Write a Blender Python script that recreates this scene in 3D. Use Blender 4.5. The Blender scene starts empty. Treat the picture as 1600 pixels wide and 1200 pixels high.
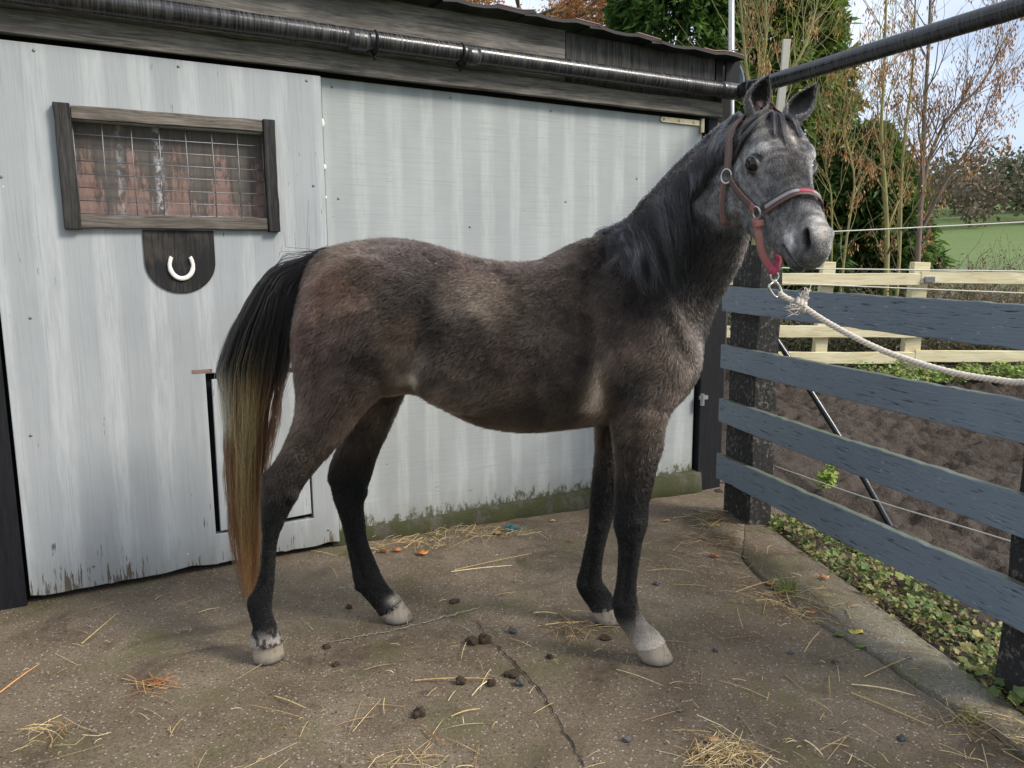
import bpy, bmesh, math, random
import numpy as np
from mathutils import Vector, Matrix
random.seed(7); rng = np.random.default_rng(7)
scene = bpy.context.scene
COL = scene.collection
# ------------------------------------------------------------ camera, light, exposure
F = 1200.; CAM_H = 1.40; PITCH = math.radians(8.8); ROLL = math.radians(-0.3)
cam_d = bpy.data.cameras.new('camera'); cam = bpy.data.objects.new('camera', cam_d); COL.objects.link(cam)
cam_d.sensor_width = 36.; cam_d.lens = 36. * F / 1600.; cam_d.clip_start = 0.05; cam_d.clip_end = 3000.
cam.matrix_world = Matrix.Translation((0, 0, CAM_H)) @ Matrix.Rotation(math.pi / 2 - PITCH, 4, 'X') @ Matrix.Rotation(ROLL, 4, 'Z')
scene.camera = cam
SUN_EL = math.radians(40); SUN_AZ = math.radians(112)     # azimuth clockwise from +Y
SUN_DIR = Vector((math.sin(SUN_AZ) * math.cos(SUN_EL), math.cos(SUN_AZ) * math.cos(SUN_EL), math.sin(SUN_EL)))
sun_d = bpy.data.lights.new('sun', 'SUN'); sun = bpy.data.objects.new('sun', sun_d); COL.objects.link(sun)
sun_d.energy = 2.6; sun_d.angle = math.radians(17); sun_d.color = (1.0, 0.93, 0.82)
sun.rotation_euler = SUN_DIR.to_track_quat('Z', 'Y').to_euler(); sun.location = SUN_DIR * 60
world = bpy.data.worlds.new('World'); scene.world = world; world.use_nodes = True
scene.view_settings.view_transform = 'Standard'; scene.view_settings.look = 'None'
scene.view_settings.gamma = 1.0; scene.view_settings.use_curve_mapping = False
scene.view_settings.exposure = 0.76
scene.cycles.max_bounces = 6; scene.cycles.diffuse_bounces = 3; scene.cycles.glossy_bounces = 3
scene.cycles.transparent_max_bounces = 8
scene.cycles.use_denoising = True

# ------------------------------------------------------------ node helpers
def nd(nt, typ, inp=None, **props):
    n = nt.nodes.new(typ)
    for k, v in props.items(): setattr(n, k, v)
    for k, v in (inp or {}).items():
        s = n.inputs[k]
        if isinstance(v, bpy.types.NodeSocket): nt.links.new(v, s)
        else: s.default_value = v
    return n
def c4(c): return tuple(c) if len(c) == 4 else (*c, 1.0)
def mth(nt, op, a, b=0.0, clamp=False):
    n = nt.nodes.new('ShaderNodeMath'); n.operation = op; n.use_clamp = clamp
    for i, v in enumerate((a, b)):
        if isinstance(v, bpy.types.NodeSocket): nt.links.new(v, n.inputs[i])
        else: n.inputs[i].default_value = v
    return n.outputs[0]
def mixc(nt, fac, a, b, mode='MIX'):
    n = nt.nodes.new('ShaderNodeMix'); n.data_type = 'RGBA'; n.blend_type = mode
    for i, v in ((0, fac), (6, a), (7, b)):
        if isinstance(v, bpy.types.NodeSocket): nt.links.new(v, n.inputs[i])
        else: n.inputs[i].default_value = v if i == 0 else c4(v)
    return n.outputs[2]
def ramp(nt, fac, stops, interp='LINEAR'):
    n = nt.nodes.new('ShaderNodeValToRGB'); n.color_ramp.interpolation = interp
    el = n.color_ramp.elements
    while len(el) < len(stops): el.new(0.5)
    for e, (p, c) in zip(el, stops):
        e.position = p; e.color = c4(c) if hasattr(c, '__len__') else (c, c, c, 1)
    nt.links.new(fac, n.inputs[0]); return n.outputs[0]
def coords(nt, scale=(1, 1, 1), rot=(0, 0, 0), loc=(0, 0, 0)):
    tc = nt.nodes.new('ShaderNodeTexCoord')
    m = nd(nt, 'ShaderNodeMapping', {'Vector': tc.outputs['Object'], 'Scale': scale, 'Rotation': rot, 'Location': loc})
    return m.outputs[0]
def noise(nt, vec, scale, detail=4, rough=0.6, dist=0.0, out='Fac'):
    return nd(nt, 'ShaderNodeTexNoise', {'Vector': vec, 'Scale': scale, 'Detail': detail, 'Roughness': rough, 'Distortion': dist}).outputs[out]
def new_mat(name):
    m = bpy.data.materials.new(name); m.use_nodes = True
    nt = m.node_tree; b = nt.nodes['Principled BSDF']; return m, nt, b
def setp(nt, b, **kw):
    for k, v in kw.items():
        s = b.inputs[{'base': 'Base Color', 'rough': 'Roughness', 'metal': 'Metallic', 'normal': 'Normal', 'spec': 'Specular IOR Level'}[k]]
        if isinstance(v, bpy.types.NodeSocket): nt.links.new(v, s)
        else: s.default_value = c4(v) if k == 'base' else v
def bump(nt, h, strength=0.3, dist=0.01):
    return nd(nt, 'ShaderNodeBump', {'Height': h, 'Strength': strength, 'Distance': dist}).outputs[0]
def plain(name, col, rough=0.7, metal=0.0, var=0.35, scale=20, bstr=0.15, bdist=0.004, spec=0.4, stretch=(1, 1, 1)):
    """one colour with uneven tone, roughness and a fine relief"""
    m, nt, b = new_mat(name); v = coords(nt, stretch)
    n1 = noise(nt, v, scale, 5, 0.65); n2 = noise(nt, v, scale * 7, 3, 0.6)
    f = mth(nt, 'ADD', mth(nt, 'MULTIPLY', n1, 0.65), mth(nt, 'MULTIPLY', n2, 0.35))
    lo = [c * (1 - var) for c in col[:3]]; hi = [min(1, c * (1 + var)) for c in col[:3]]
    setp(nt, b, base=ramp(nt, f, [(0.3, lo), (0.7, hi)]), rough=rough, metal=metal, spec=spec, normal=bump(nt, f, bstr, bdist))
    return m
def attr_mat(name, rough=0.6, spec=0.3, var=0.25, scale=60, trans=0.0):
    """colour from the mesh's own 'tint' attribute (leaf to leaf, strand to strand), times a fine noise"""
    m, nt, b = new_mat(name)
    a = nd(nt, 'ShaderNodeAttribute', attribute_name='tint').outputs['Color']
    n = noise(nt, coords(nt), scale, 3)
    k = ramp(nt, n, [(0.3, 1 - var), (0.7, 1 + var)])
    c = mixc(nt, 1.0, a, k, 'MULTIPLY')
    setp(nt, b, base=c, rough=rough, spec=spec)
    if trans:
        t = nd(nt, 'ShaderNodeBsdfTranslucent', {'Color': c}); mx = nd(nt, 'ShaderNodeMixShader', {0: trans, 1: b.outputs[0], 2: t.outputs[0]})
        nt.links.new(mx.outputs[0], nt.nodes['Material Output'].inputs[0])
    return m
# ------------------------------------------------------------ world: physical sky behind broken cloud
wt = world.node_tree; bg = wt.nodes['Background']
sky = nd(wt, 'ShaderNodeTexSky', sky_type='NISHITA', sun_disc=False, sun_elevation=SUN_EL, sun_rotation=SUN_AZ, air_density=1.0, dust_density=1.5)
wc = wt.nodes.new('ShaderNodeTexCoord')
wm = nd(wt, 'ShaderNodeMapping', {'Vector': wc.outputs['Generated'], 'Scale': (1, 1, 2.2), 'Location': (3.1, 0.4, 0.2)})
cn = noise(wt, wm.outputs[0], 2.2, 7, 0.55, 0.4)
cs = noise(wt, wm.outputs[0], 1.3, 4, 0.5)
cmask = ramp(wt, cn, [(0.33, 0.30), (0.62, 1.0)])
ccol = ramp(wt, cs, [(0.35, (4.9, 5.6, 6.9)), (0.62, (9.0, 9.3, 9.6))])
wt.links.new(mixc(wt, cmask, sky.outputs[0], ccol), bg.inputs[0]); bg.inputs[1].default_value = 0.10

# ------------------------------------------------------------ pixels of the photograph to points
_a = math.pi / 2 - PITCH
_Rx = np.array([[1, 0, 0], [0, math.cos(_a), -math.sin(_a)], [0, math.sin(_a), math.cos(_a)]])
_Rz = np.array([[math.cos(ROLL), -math.sin(ROLL), 0], [math.sin(ROLL), math.cos(ROLL), 0], [0, 0, 1]])
CR = _Rx @ _Rz; CC = np.array([0, 0, CAM_H])
def ray(u, v): return CR @ np.array([(u - 800) / F, (600 - v) / F, -1.])
def G(u, v, z=0.): d = ray(u, v); return CC + d * ((z - CAM_H) / d[2])
def PY(u, v, Y): d = ray(u, v); return CC + d * (Y / d[1])
def proj(p): q = (np.asarray(p, float) - CC) @ CR; return np.stack([800 + F * q[..., 0] / -q[..., 2], 600 - F * q[..., 1] / -q[..., 2]], -1)

# ------------------------------------------------------------ mesh helpers
def unit(v): v = np.asarray(v, float); return v / (np.linalg.norm(v) + 1e-12)
class MB:
    def __init__(s): s.v = []; s.f = []; s.t = []; s.n = 0
    def add(s, verts, faces, tint=None):
        verts = np.asarray(verts, float).reshape(-1, 3)
        s.v.append(verts); s.f.extend([tuple(int(i) + s.n for i in f) for f in faces])
        s.t.append(np.tile(np.asarray(c4(tint) if tint is not None else (1, 1, 1, 1), float), (len(verts), 1))); s.n += len(verts)
        return s
    def loft(s, rings, cap=True, tint=None, closed=True):
        rings = np.asarray(rings, float); m, k = rings.shape[:2]; f = []
        for i in range(m - 1):
            for j in range(k if closed else k - 1):
                a, b = i * k + j, i * k + (j + 1) % k
                f.append((a, b, b + k, a + k))
        if cap and closed: f.append(tuple(range(k))[::-1]); f.append(tuple((m - 1) * k + j for j in range(k)))
        return s.add(rings.reshape(-1, 3), f, tint)
    def box(s, c, ax, ay, az, hx, hy, hz, tint=None):
        c = np.asarray(c, float); ax, ay, az = unit(ax), unit(ay), unit(az)
        r = [[c + x * hx * ax + y * hy * ay + z * hz * az for (y, z) in ((-1, -1), (1, -1), (1, 1), (-1, 1))] for x in (-1, 1)]
        return s.loft(r, True, tint)
    def board(s, p0, p1, up, w, t, seg=12, jit=0.002, sag=0.0, tint=None, seed=0):
        r = np.random.default_rng(seed + 11); p0 = np.asarray(p0, float); p1 = np.asarray(p1, float)
        d = unit(p1 - p0); up = unit(np.asarray(up, float) - d * np.dot(up, d)); sd = np.cross(d, up); rings = []
        for i in range(seg + 1):
            k = i / seg; c = p0 * (1 - k) + p1 * k - up * sag * 4 * k * (1 - k)
            rings.append([c + up * (a * w / 2 + r.normal(0, jit)) + sd * (b * t / 2 + r.normal(0, jit * .5)) for a, b in ((-1, -1), (1, -1), (1, 1), (-1, 1))])
        return s.loft(rings, True, tint)
    def tube(s, pts, r, k=6, tint=None, cap=True):
        pts = np.asarray(pts, float); n = len(pts); r = np.broadcast_to(np.asarray(r, float), (n,))
        tg = np.gradient(pts, axis=0); rings = []; ref = None
        for i in range(n):
            t = unit(tg[i])
            if ref is None: ref = np.array([0, 0, 1.]) if abs(t[2]) < 0.9 else np.array([1., 0, 0])
            x = unit(ref - t * np.dot(ref, t)); ref = x; y = np.cross(t, x)
            a = np.arange(k) / k * 2 * math.pi
            rings.append(pts[i] + r[i] * (np.cos(a)[:, None] * x + np.sin(a)[:, None] * y))
        return s.loft(rings, cap, tint)
    def blob(s, c, rad, lump=0.2, seg=8, tint=None, seed=0, axes=None):
        r = np.random.default_rng(seed); c = np.asarray(c, float); rad = np.broadcast_to(np.asarray(rad, float), (3,))
        A = np.eye(3) if axes is None else np.asarray(axes); rings = []; ph = r.uniform(0, 6, 6)
        for i in range(seg + 1):
            th = math.pi * (i + 0.02) / (seg + 0.04); ring = []
            for j in range(seg + 4):
                f = 2 * math.pi * j / (seg + 4)
                q = np.array([math.sin(th) * math.cos(f), math.sin(th) * math.sin(f), math.cos(th)])
                k = 1 + lump * (math.sin(3 * q[0] + ph[0]) * math.sin(3.3 * q[1] + ph[1]) + 0.5 * math.sin(7 * q[2] + ph[2]) * math.sin(6 * q[0] + ph[3]))
                ring.append(c + (q * rad * k) @ A)
            rings.append(ring)
        return s.loft(rings, True, tint)
    def build(s, name, mat, parent=None, origin=None, smooth=False, bevel=0.0, local=False, tint=False):
        """link the collected faces as ONE mesh object. Points are world points, unless local"""
        V = np.concatenate(s.v); me = bpy.data.meshes.new(name)
        if parent is not None: o0 = np.zeros(3) if local else np.array(parent.matrix_world.translation)
        elif origin is not None: o0 = np.asarray(origin, float)
        else: o0 = np.array([V[:, 0].mean(), V[:, 1].mean(), V[:, 2].min()])
        me.from_pydata((V - o0).tolist(), [], s.f); me.update()
        if tint:
            a = me.color_attributes.new('tint', 'FLOAT_COLOR', 'POINT'); a.data.foreach_set('color', np.concatenate(s.t).astype(np.float32).ravel())
        if smooth: me.polygons.foreach_set('use_smooth', [True] * len(me.polygons))
        bm = bmesh.new(); bm.from_mesh(me); bmesh.ops.recalc_face_normals(bm, faces=bm.faces[:]); bm.to_mesh(me); bm.free()
        me.materials.append(mat)
        o = bpy.data.objects.new(name, me); COL.objects.link(o)
        if parent is not None: o.parent = parent
        else: o.location = o0
        if bevel:
            md = o.modifiers.new('bevel', 'BEVEL'); md.width = bevel; md.segments = 2; md.limit_method = 'ANGLE'; md.angle_limit = math.radians(40)
        return o
def quads(verts, tints=None):
    """an MB from an (n,4,3) array of quads, quickly"""
    m = MB(); n = len(verts); m.v = [np.asarray(verts).reshape(-1, 3)]; m.n = 4 * n
    m.f = np.arange(4 * n).reshape(n, 4).tolist(); t = np.ones((n, 4)) if tints is None else np.concatenate([tints, np.ones((n, 1))], 1)
    m.t = [np.repeat(t, 4, axis=0)]; return m
def tag(o, label=None, cat=None, group=None, kind=None):
    for k, v in (('label', label), ('category', cat), ('group', group), ('kind', kind)):
        if v: o[k] = v
    return o
def empty(name, loc, label=None, cat=None, group=None, rz=0.0):
    o = bpy.data.objects.new(name, None); COL.objects.link(o); o.empty_display_size = 0.1
    o.location = loc; o.rotation_euler = (0, 0, rz); o.matrix_world = Matrix.Translation(loc) @ Matrix.Rotation(rz, 4, 'Z')
    return tag(o, label, cat, group)
def spline(P, n):
    """Catmull-Rom through P, n samples"""
    P = np.asarray(P, float); Q = np.vstack([2 * P[0] - P[1], P, 2 * P[-1] - P[-2]]); out = []
    for t in np.linspace(0, len(P) - 1, n):
        i = min(int(t), len(P) - 2); k = t - i; a, b, c, d = Q[i:i + 4]
        out.append(0.5 * (2 * b + (c - a) * k + (2 * a - 5 * b + 4 * c - d) * k * k + (3 * b - a - 3 * c + d) * k ** 3))
    return np.array(out)
# ============================================================ materials of the place
def sep(nt, vec):
    n = nd(nt, 'ShaderNodeSeparateXYZ', {0: vec}); return n.outputs
def paint_mat(name, grain_z, base, light, period, chip_col, chip_low, seed=0.0):
    """weathered grey paint on board: paler vertical bands, grain cracks, chips that thicken towards the bottom, specks"""
    m, nt, b = new_mat(name); v = coords(nt, loc=(seed, 0, 0)); o = sep(nt, v); x, z = o[0], o[2]
    wob = noise(nt, nd(nt, 'ShaderNodeMapping', {'Vector': v, 'Scale': (3, 3, 0.35)}).outputs[0], 2.0, 3)
    st = mth(nt, 'SINE', mth(nt, 'ADD', mth(nt, 'MULTIPLY', x, 2 * math.pi / period), mth(nt, 'MULTIPLY', wob, 3.2)))
    st = ramp(nt, mth(nt, 'ADD', mth(nt, 'MULTIPLY', st, 0.5), 0.5), [(0.5, 0.0), (0.85, 1.0)])
    fade = ramp(nt, noise(nt, nd(nt, 'ShaderNodeMapping', {'Vector': v, 'Scale': (14, 14, 1.6)}).outputs[0], 2.5, 6, 0.7), [(0.34, 0.15), (0.6, 1.0)])
    tone = noise(nt, nd(nt, 'ShaderNodeMapping', {'Vector': v, 'Scale': (2, 2, 1)}).outputs[0], 1.4, 5, 0.6)
    c = mixc(nt, ramp(nt, tone, [(0.35, 0.0), (0.65, 1.0)]), [k * 0.9 for k in base], [k * 1.07 for k in base])
    c = mixc(nt, mth(nt, 'MULTIPLY', mth(nt, 'MULTIPLY', st, fade), 0.62), c, light)
    gs = (150, 150, 3.5) if not grain_z else (3.0, 3.0, 150)
    g = noise(nt, nd(nt, 'ShaderNodeMapping', {'Vector': v, 'Scale': gs}).outputs[0], 1.0, 4, 0.65)
    c = mixc(nt, ramp(nt, g, [(0.3, 0.35), (0.5, 0.0)]), c, [k * 0.62 for k in base])
    cks = (90, 90, 7) if not grain_z else (7, 7, 120)
    ck = noise(nt, nd(nt, 'ShaderNodeMapping', {'Vector': v, 'Scale': cks}).outputs[0], 1.0, 3, 0.7)
    big = noise(nt, nd(nt, 'ShaderNodeMapping', {'Vector': v, 'Scale': (4, 4, 1.8)}).outputs[0], 2.2, 3)
    low = ramp(nt, z, [(0.0, chip_low), (0.16, chip_low * 0.45), (0.5, 0.0)])
    ch = mth(nt, 'ADD', mth(nt, 'ADD', ck, mth(nt, 'MULTIPLY', mth(nt, 'SUBTRACT', big, 0.5), 0.5)), low)
    chm = ramp(nt, ch, [(0.735, 0.0), (0.755, 1.0)])
    chv = noise(nt, v, 40, 3)
    c = mixc(nt, chm, c, mixc(nt, chv, [k * 0.5 for k in chip_col], [k * 1.6 for k in chip_col]))
    moss_n = noise(nt, nd(nt, 'ShaderNodeMapping', {'Vector': v, 'Scale': (16, 16, 8)}).outputs[0], 1.6, 5, 0.7)
    grime = ramp(nt, mth(nt, 'ADD', z, mth(nt, 'MULTIPLY', noise(nt, nd(nt, 'ShaderNodeMapping', {'Vector': v, 'Scale': (9, 9, 3)}).outputs[0], 2, 5), 0.25)), [(0.08, 0.55), (0.34, 0.0)])
    c = mixc(nt, grime, c, (0.13, 0.125, 0.085))
    if grain_z: c = mixc(nt, ramp(nt, mth(nt, 'SUBTRACT', moss_n, mth(nt, 'MULTIPLY', z, 2.6)), [(0.24, 0.0), (0.34, 0.9)]), c, mixc(nt, moss_n, (0.02, 0.022, 0.01), (0.075, 0.078, 0.03)))
    sp = nd(nt, 'ShaderNodeTexVoronoi', {'Vector': v, 'Scale': 26, 'Randomness': 1}).outputs['Distance']
    spn = noise(nt, v, 5, 2)
    c = mixc(nt, mth(nt, 'MULTIPLY', ramp(nt, sp, [(0.07, 1.0), (0.11, 0.0)]), ramp(nt, spn, [(0.66, 0.0), (0.72, 1.0)])), c, (0.62, 0.63, 0.63))
    h = mth(nt, 'SUBTRACT', mth(nt, 'ADD', mth(nt, 'MULTIPLY', g, 0.5), mth(nt, 'MULTIPLY', noise(nt, v, 12, 4), 0.25)), chm)
    setp(nt, b, base=c, rough=ramp(nt, tone, [(0.3, 0.62), (0.7, 0.8)]), spec=0.3, normal=bump(nt, h, 0.4, 0.004))
    return m
M = {}
M['door'] = paint_mat('door grey paint', False, (0.305, 0.324, 0.338), (0.43, 0.452, 0.462), 0.19, (0.085, 0.06, 0.045), 0.17)
M['panel'] = paint_mat('panel grey paint', True, (0.312, 0.334, 0.338), (0.415, 0.442, 0.442), 0.172, (0.12, 0.12, 0.11), 0.03, 3.3)
def wood_mat(name, dark, pale, axis='X', black=None, scale=1.0, bs=0.5):
    """old bare boards: long grain, checks, patches of old black paint"""
    m, nt, b = new_mat(name); v = coords(nt)
    s = {'X': (4, 70, 70), 'Z': (70, 70, 4), 'Y': (70, 4, 70)}[axis]; s = tuple(k * scale for k in s)
    mv = nd(nt, 'ShaderNodeMapping', {'Vector': v, 'Scale': s}).outputs[0]
    g = noise(nt, mv, 1.0, 6, 0.7, 0.6); t = noise(nt, v, 3.0, 4); fine = noise(nt, mv, 3.5, 3)
    c = ramp(nt, mth(nt, 'ADD', mth(nt, 'MULTIPLY', g, 0.7), mth(nt, 'MULTIPLY', fine, 0.3)), [(0.40, dark), (0.60, pale)])
    c = mixc(nt, ramp(nt, t, [(0.35, 0.45), (0.6, 0.0)]), c, [k * 0.5 for k in dark])
    if black:
        bk = ramp(nt, mth(nt, 'ADD', mth(nt, 'MULTIPLY', t, 0.6), mth(nt, 'MULTIPLY', g, 0.5)), [(black, 0.0), (black + 0.06, 1.0)])
        c = mixc(nt, bk, c, (0.014, 0.014, 0.015))
    setp(nt, b, base=c, rough=0.8, spec=0.25, normal=bump(nt, g, bs, 0.006)); return m
M['old_wood'] = wood_mat('weathered grey boards', (0.06, 0.052, 0.045), (0.2, 0.175, 0.15))
M['old_wood_v'] = wood_mat('weathered black upright boards', (0.02, 0.02, 0.02), (0.09, 0.085, 0.08), 'Z')
M['fascia'] = wood_mat('fascia boards', (0.07, 0.064, 0.058), (0.22, 0.2, 0.18), 'X')
M['black_wood'] = plain('black painted timber', (0.009, 0.0095, 0.012), 0.7, spec=0.2, var=0.6, scale=8, stretch=(9, 9, 1.2), bstr=0.4)
M['side_wood'] = wood_mat('blackened side boards', (0.012, 0.012, 0.012), (0.055, 0.052, 0.05), 'Z')
M['black'] = plain('deep gap black', (0.006, 0.006, 0.007), 0.9)
M['steel'] = plain('dull galvanised steel', (0.42, 0.43, 0.43), 0.42, 0.85, var=0.2)
M['brass'] = plain('brassy hinge plate', (0.62, 0.52, 0.34), 0.38, 0.7, var=0.25)
M['wire'] = plain('grey wire mesh', (0.2, 0.2, 0.21), 0.5, 0.6)
M['white_metal'] = plain('white painted iron', (0.7, 0.69, 0.65), 0.5, var=0.25, scale=90)
M['felt'] = plain('dark roof sheet', (0.022, 0.02, 0.021), 0.7, var=0.5, scale=12)
M['felt_top'] = plain('reddish roof edge', (0.25, 0.14, 0.12), 0.8, var=0.4)
# plastic pipe with drip streaks round its lower half
m, nt, b = new_mat('black plastic pipe'); v = coords(nt)
st = noise(nt, nd(nt, 'ShaderNodeMapping', {'Vector': v, 'Scale': (95, 6, 6)}).outputs[0], 1.0, 4, 0.65)
n2 = noise(nt, v, 9, 4)
c = mixc(nt, ramp(nt, st, [(0.42, 0.0), (0.62, 1.0)]), (0.007, 0.007, 0.009), (0.05, 0.048, 0.047))
setp(nt, b, base=mixc(nt, ramp(nt, n2, [(0.4, 0.0), (0.7, 0.5)]), c, (0.03, 0.03, 0.035)), rough=ramp(nt, st, [(0.4, 0.18), (0.65, 0.42)]), spec=0.5, normal=bump(nt, st, 0.25, 0.003))
M['pipe'] = m
# peeling red-brown board behind the wire mesh
m, nt, b = new_mat('peeling red brown board'); v = coords(nt); o = sep(nt, v)
sn = mth(nt, 'SINE', mth(nt, 'ADD', mth(nt, 'MULTIPLY', o[0], 2 * math.pi / 0.178), 2.2))
pk = noise(nt, nd(nt, 'ShaderNodeMapping', {'Vector': v, 'Scale': (60, 60, 12)}).outputs[0], 1.2, 5, 0.7)
hz = ramp(nt, o[2], [(0.0, 0.0), (1.0, 1.0)])
zz = nd(nt, 'ShaderNodeMapRange', {'Value': o[2], 'From Min': 1.62, 'From Max': 1.97, 'To Min': 0.16, 'To Max': -0.22}).outputs[0]
pm = ramp(nt, mth(nt, 'ADD', mth(nt, 'ADD', mth(nt, 'MULTIPLY', sn, 0.16), pk), zz), [(0.5, 0.0), (0.6, 1.0)])
dk = noise(nt, nd(nt, 'ShaderNodeMapping', {'Vector': v, 'Scale': (90, 90, 5)}).outputs[0], 1.0, 4)
c = mixc(nt, dk, (0.05, 0.04, 0.035), (0.13, 0.115, 0.105))
c = mixc(nt, pm, c, mixc(nt, pk, (0.11, 0.07, 0.062), (0.27, 0.18, 0.155)))
wn = noise(nt, nd(nt, 'ShaderNodeMapping', {'Vector': v, 'Scale': (50, 50, 26)}).outputs[0], 1.0, 4, 0.7)
wl = mth(nt, 'ABSOLUTE', mth(nt, 'SUBTRACT', o[0], 0.622)); wl2 = mth(nt, 'ABSOLUTE', mth(nt, 'SUBTRACT', o[0], 0.47))
wmk = mth(nt, 'MAXIMUM', ramp(nt, wl, [(0.004, 0.8), (0.024, 0.0)]), ramp(nt, wl2, [(0.002, 0.35), (0.025, 0.0)]))
c = mixc(nt, mth(nt, 'MULTIPLY', wmk, ramp(nt, wn, [(0.46, 0.0), (0.56, 0.9)])), c, (0.5, 0.52, 0.55))
setp(nt, b, base=c, rough=0.85, normal=bump(nt, mth(nt, 'ADD', pk, pm), 0.5, 0.004)); M['peeling'] = m
# mossy concrete base
def moss_mat(name, base, amount):
    m, nt, b = new_mat(name); v = coords(nt); n = noise(nt, v, 9, 6, 0.65); f = noise(nt, v, 130, 3)
    c = mixc(nt, f, [k * 0.6 for k in base], [k * 1.4 for k in base])
    mo = ramp(nt, mth(nt, 'ADD', n, mth(nt, 'MULTIPLY', f, 0.2)), [(amount, 0.0), (amount + 0.12, 1.0)])
    c = mixc(nt, mo, c, mixc(nt, f, (0.015, 0.017, 0.006), (0.055, 0.06, 0.015)))
    setp(nt, b, base=c, rough=0.9, normal=bump(nt, mth(nt, 'ADD', f, mo), 0.6, 0.006)); return m
M['plinth'] = moss_mat('mossy concrete base', (0.065, 0.06, 0.045), 0.5)

# ============================================================ the stable (own axes: x along the wall, y into it, z up)
WA = np.array([-2.049, 3.092, 0.]); WR = math.radians(29.276)
WD = np.array([math.cos(WR), math.sin(WR), 0]); WN = np.array([-math.sin(WR), math.cos(WR), 0])
def wl(s, y, z): return WA + WD * s + WN * y + np.array([0, 0, z])
stable = empty('stable', WA, 'low wooden stable with pale grey doors and a dark fascia behind the horse', 'stable', rz=WR)
X, Yv, Z = np.eye(3)
def sbox(mb, s0, s1, y0, y1, z0, z1): return mb.box(((s0 + s1) / 2, (y0 + y1) / 2, (z0 + z1) / 2), X, Yv, Z, (s1 - s0) / 2, (y1 - y0) / 2, (z1 - z0) / 2)
def panel(sc, zc, holes, y0, y1, jit=0.0, bottom=None):
    """a sheet with openings: cells of a grid, solid between y0 (front) and y1"""
    mb = MB(); ns, nz = len(sc), len(zc); V = []
    for y in (y0, y1):
        for i in range(ns):
            for j in range(nz):
                z = zc[j] + (bottom[i] if bottom is not None and j == 0 else 0); V.append((sc[i], y, z))
    idx = lambda l, i, j: l * ns * nz + i * nz + j
    solid = lambda i, j: 0 <= i < ns - 1 and 0 <= j < nz - 1 and not any(a - 1e-6 <= sc[i] and sc[i + 1] <= b + 1e-6 and c - 1e-6 <= zc[j] and zc[j + 1] <= d + 1e-6 for a, b, c, d in holes)
    Fc = []
    for i in range(ns - 1):
        for j in range(nz - 1):
            if not solid(i, j): continue
            for l in (0, 1): Fc.append((idx(l, i, j), idx(l, i + 1, j), idx(l, i + 1, j + 1), idx(l, i, j + 1)))
            for di, dj, a, b_ in ((-1, 0, (i, j), (i, j + 1)), (1, 0, (i + 1, j), (i + 1, j + 1)), (0, -1, (i, j), (i + 1, j)), (0, 1, (i, j + 1), (i + 1, j + 1))):
                if not solid(i + di, j + dj): Fc.append((idx(0, *a), idx(0, *b_), idx(1, *b_), idx(1, *a)))
    return mb.add(V, Fc)
HAT = (0.745, 1.2, 0.172, 0.925); WIN = (0.30, 1.055, 1.612, 1.985)
sc = sorted(set(np.round(np.concatenate([np.linspace(0, 1.325, 24), [HAT[0], HAT[1], WIN[0], WIN[1]]]), 4)))
bot = [abs(rng.normal(0, 0.004)) + (0.016 * math.exp(-((s - 0.62) / 0.05) ** 2)) + 0.012 * (s < 0.02) for s in sc]
door = panel(sc, [0.026, HAT[2], HAT[3], WIN[2], WIN[3], 2.262], [HAT, WIN], -0.045, 0.0, bottom=bot).build('door', M['door'], stable, local=True, bevel=0.003)
door['label'] = 'left door with barred window and low hatch'
hm = MB(); hs = np.array([0.766, 1.190, 0.186, 0.902])
hm.add([(hs[0], -0.052, hs[2]), (hs[1], -0.048, hs[2] + 0.012), (hs[1] - 0.006, -0.046, hs[3]), (hs[0] + 0.004, -0.05, hs[3] - 0.006),
        (hs[0], -0.03, hs[2]), (hs[1], -0.026, hs[2] + 0.012), (hs[1] - 0.006, -0.024, hs[3]), (hs[0] + 0.004, -0.028, hs[3] - 0.006)],
       [(0, 1, 2, 3), (7, 6, 5, 4), (0, 4, 5, 1), (1, 5, 6, 2), (2, 6, 7, 3), (3, 7, 4, 0)])
hat = hm.build('hatch', M['door'], stable, local=True, bevel=0.003); hat['label'] = 'small square hatch low in the left door'
sbox(MB(), 0.69, 1.26, 0.004, 0.02, 0.1, 1.0).build('hatch_gap_dark', M['black'], stable, local=True)  # near-black sheet stands in for the darkness inside the hatch gap
sbox(MB(), 0.69, 0.775, -0.0475, -0.04, 0.93, 0.945).build('hatch_batten', M['peeling'], stable, local=True)
# window: frame, wire mesh, board behind
win = bpy.data.objects.new('window', None); COL.objects.link(win); win.parent = stable; win.empty_display_size = .05
MB().board((0.278, -0.063, 1.552), (0.276, -0.063, 2.043), X, 0.058, 0.036, 8, 0.0015, seed=1).build('side_board', M['side_wood'], win, local=True, bevel=0.004)
MB().board((1.0745, -0.063, 1.555), (1.0745, -0.063, 2.045), X, 0.052, 0.036, 8, 0.0015, seed=2).build('side_board', M['side_wood'], win, local=True, bevel=0.004)
win['label'] = 'window with black side boards and wire mesh'
MB().board((0.307, -0.059, 2.011), (1.048, -0.059, 2.017), Z, 0.05, 0.028, 10, 0.0015, seed=3).build('frame_board', M['old_wood'], win, local=True, bevel=0.003)
MB().board((0.307, -0.059, 1.586), (1.048, -0.059, 1.588), Z, 0.052, 0.028, 10, 0.0015, seed=4).build('frame_board', M['old_wood'], win, local=True, bevel=0.003)
wm_ = MB()
for i in range(8):
    s = 0.309 + i * 0.1055 + rng.normal(0, .001); wm_.tube([(s, -0.035, 1.605), (s + rng.normal(0, .002), -0.038, 1.8), (s + rng.normal(0, .001), -0.035, 1.99)], 0.0023, 5)
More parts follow.
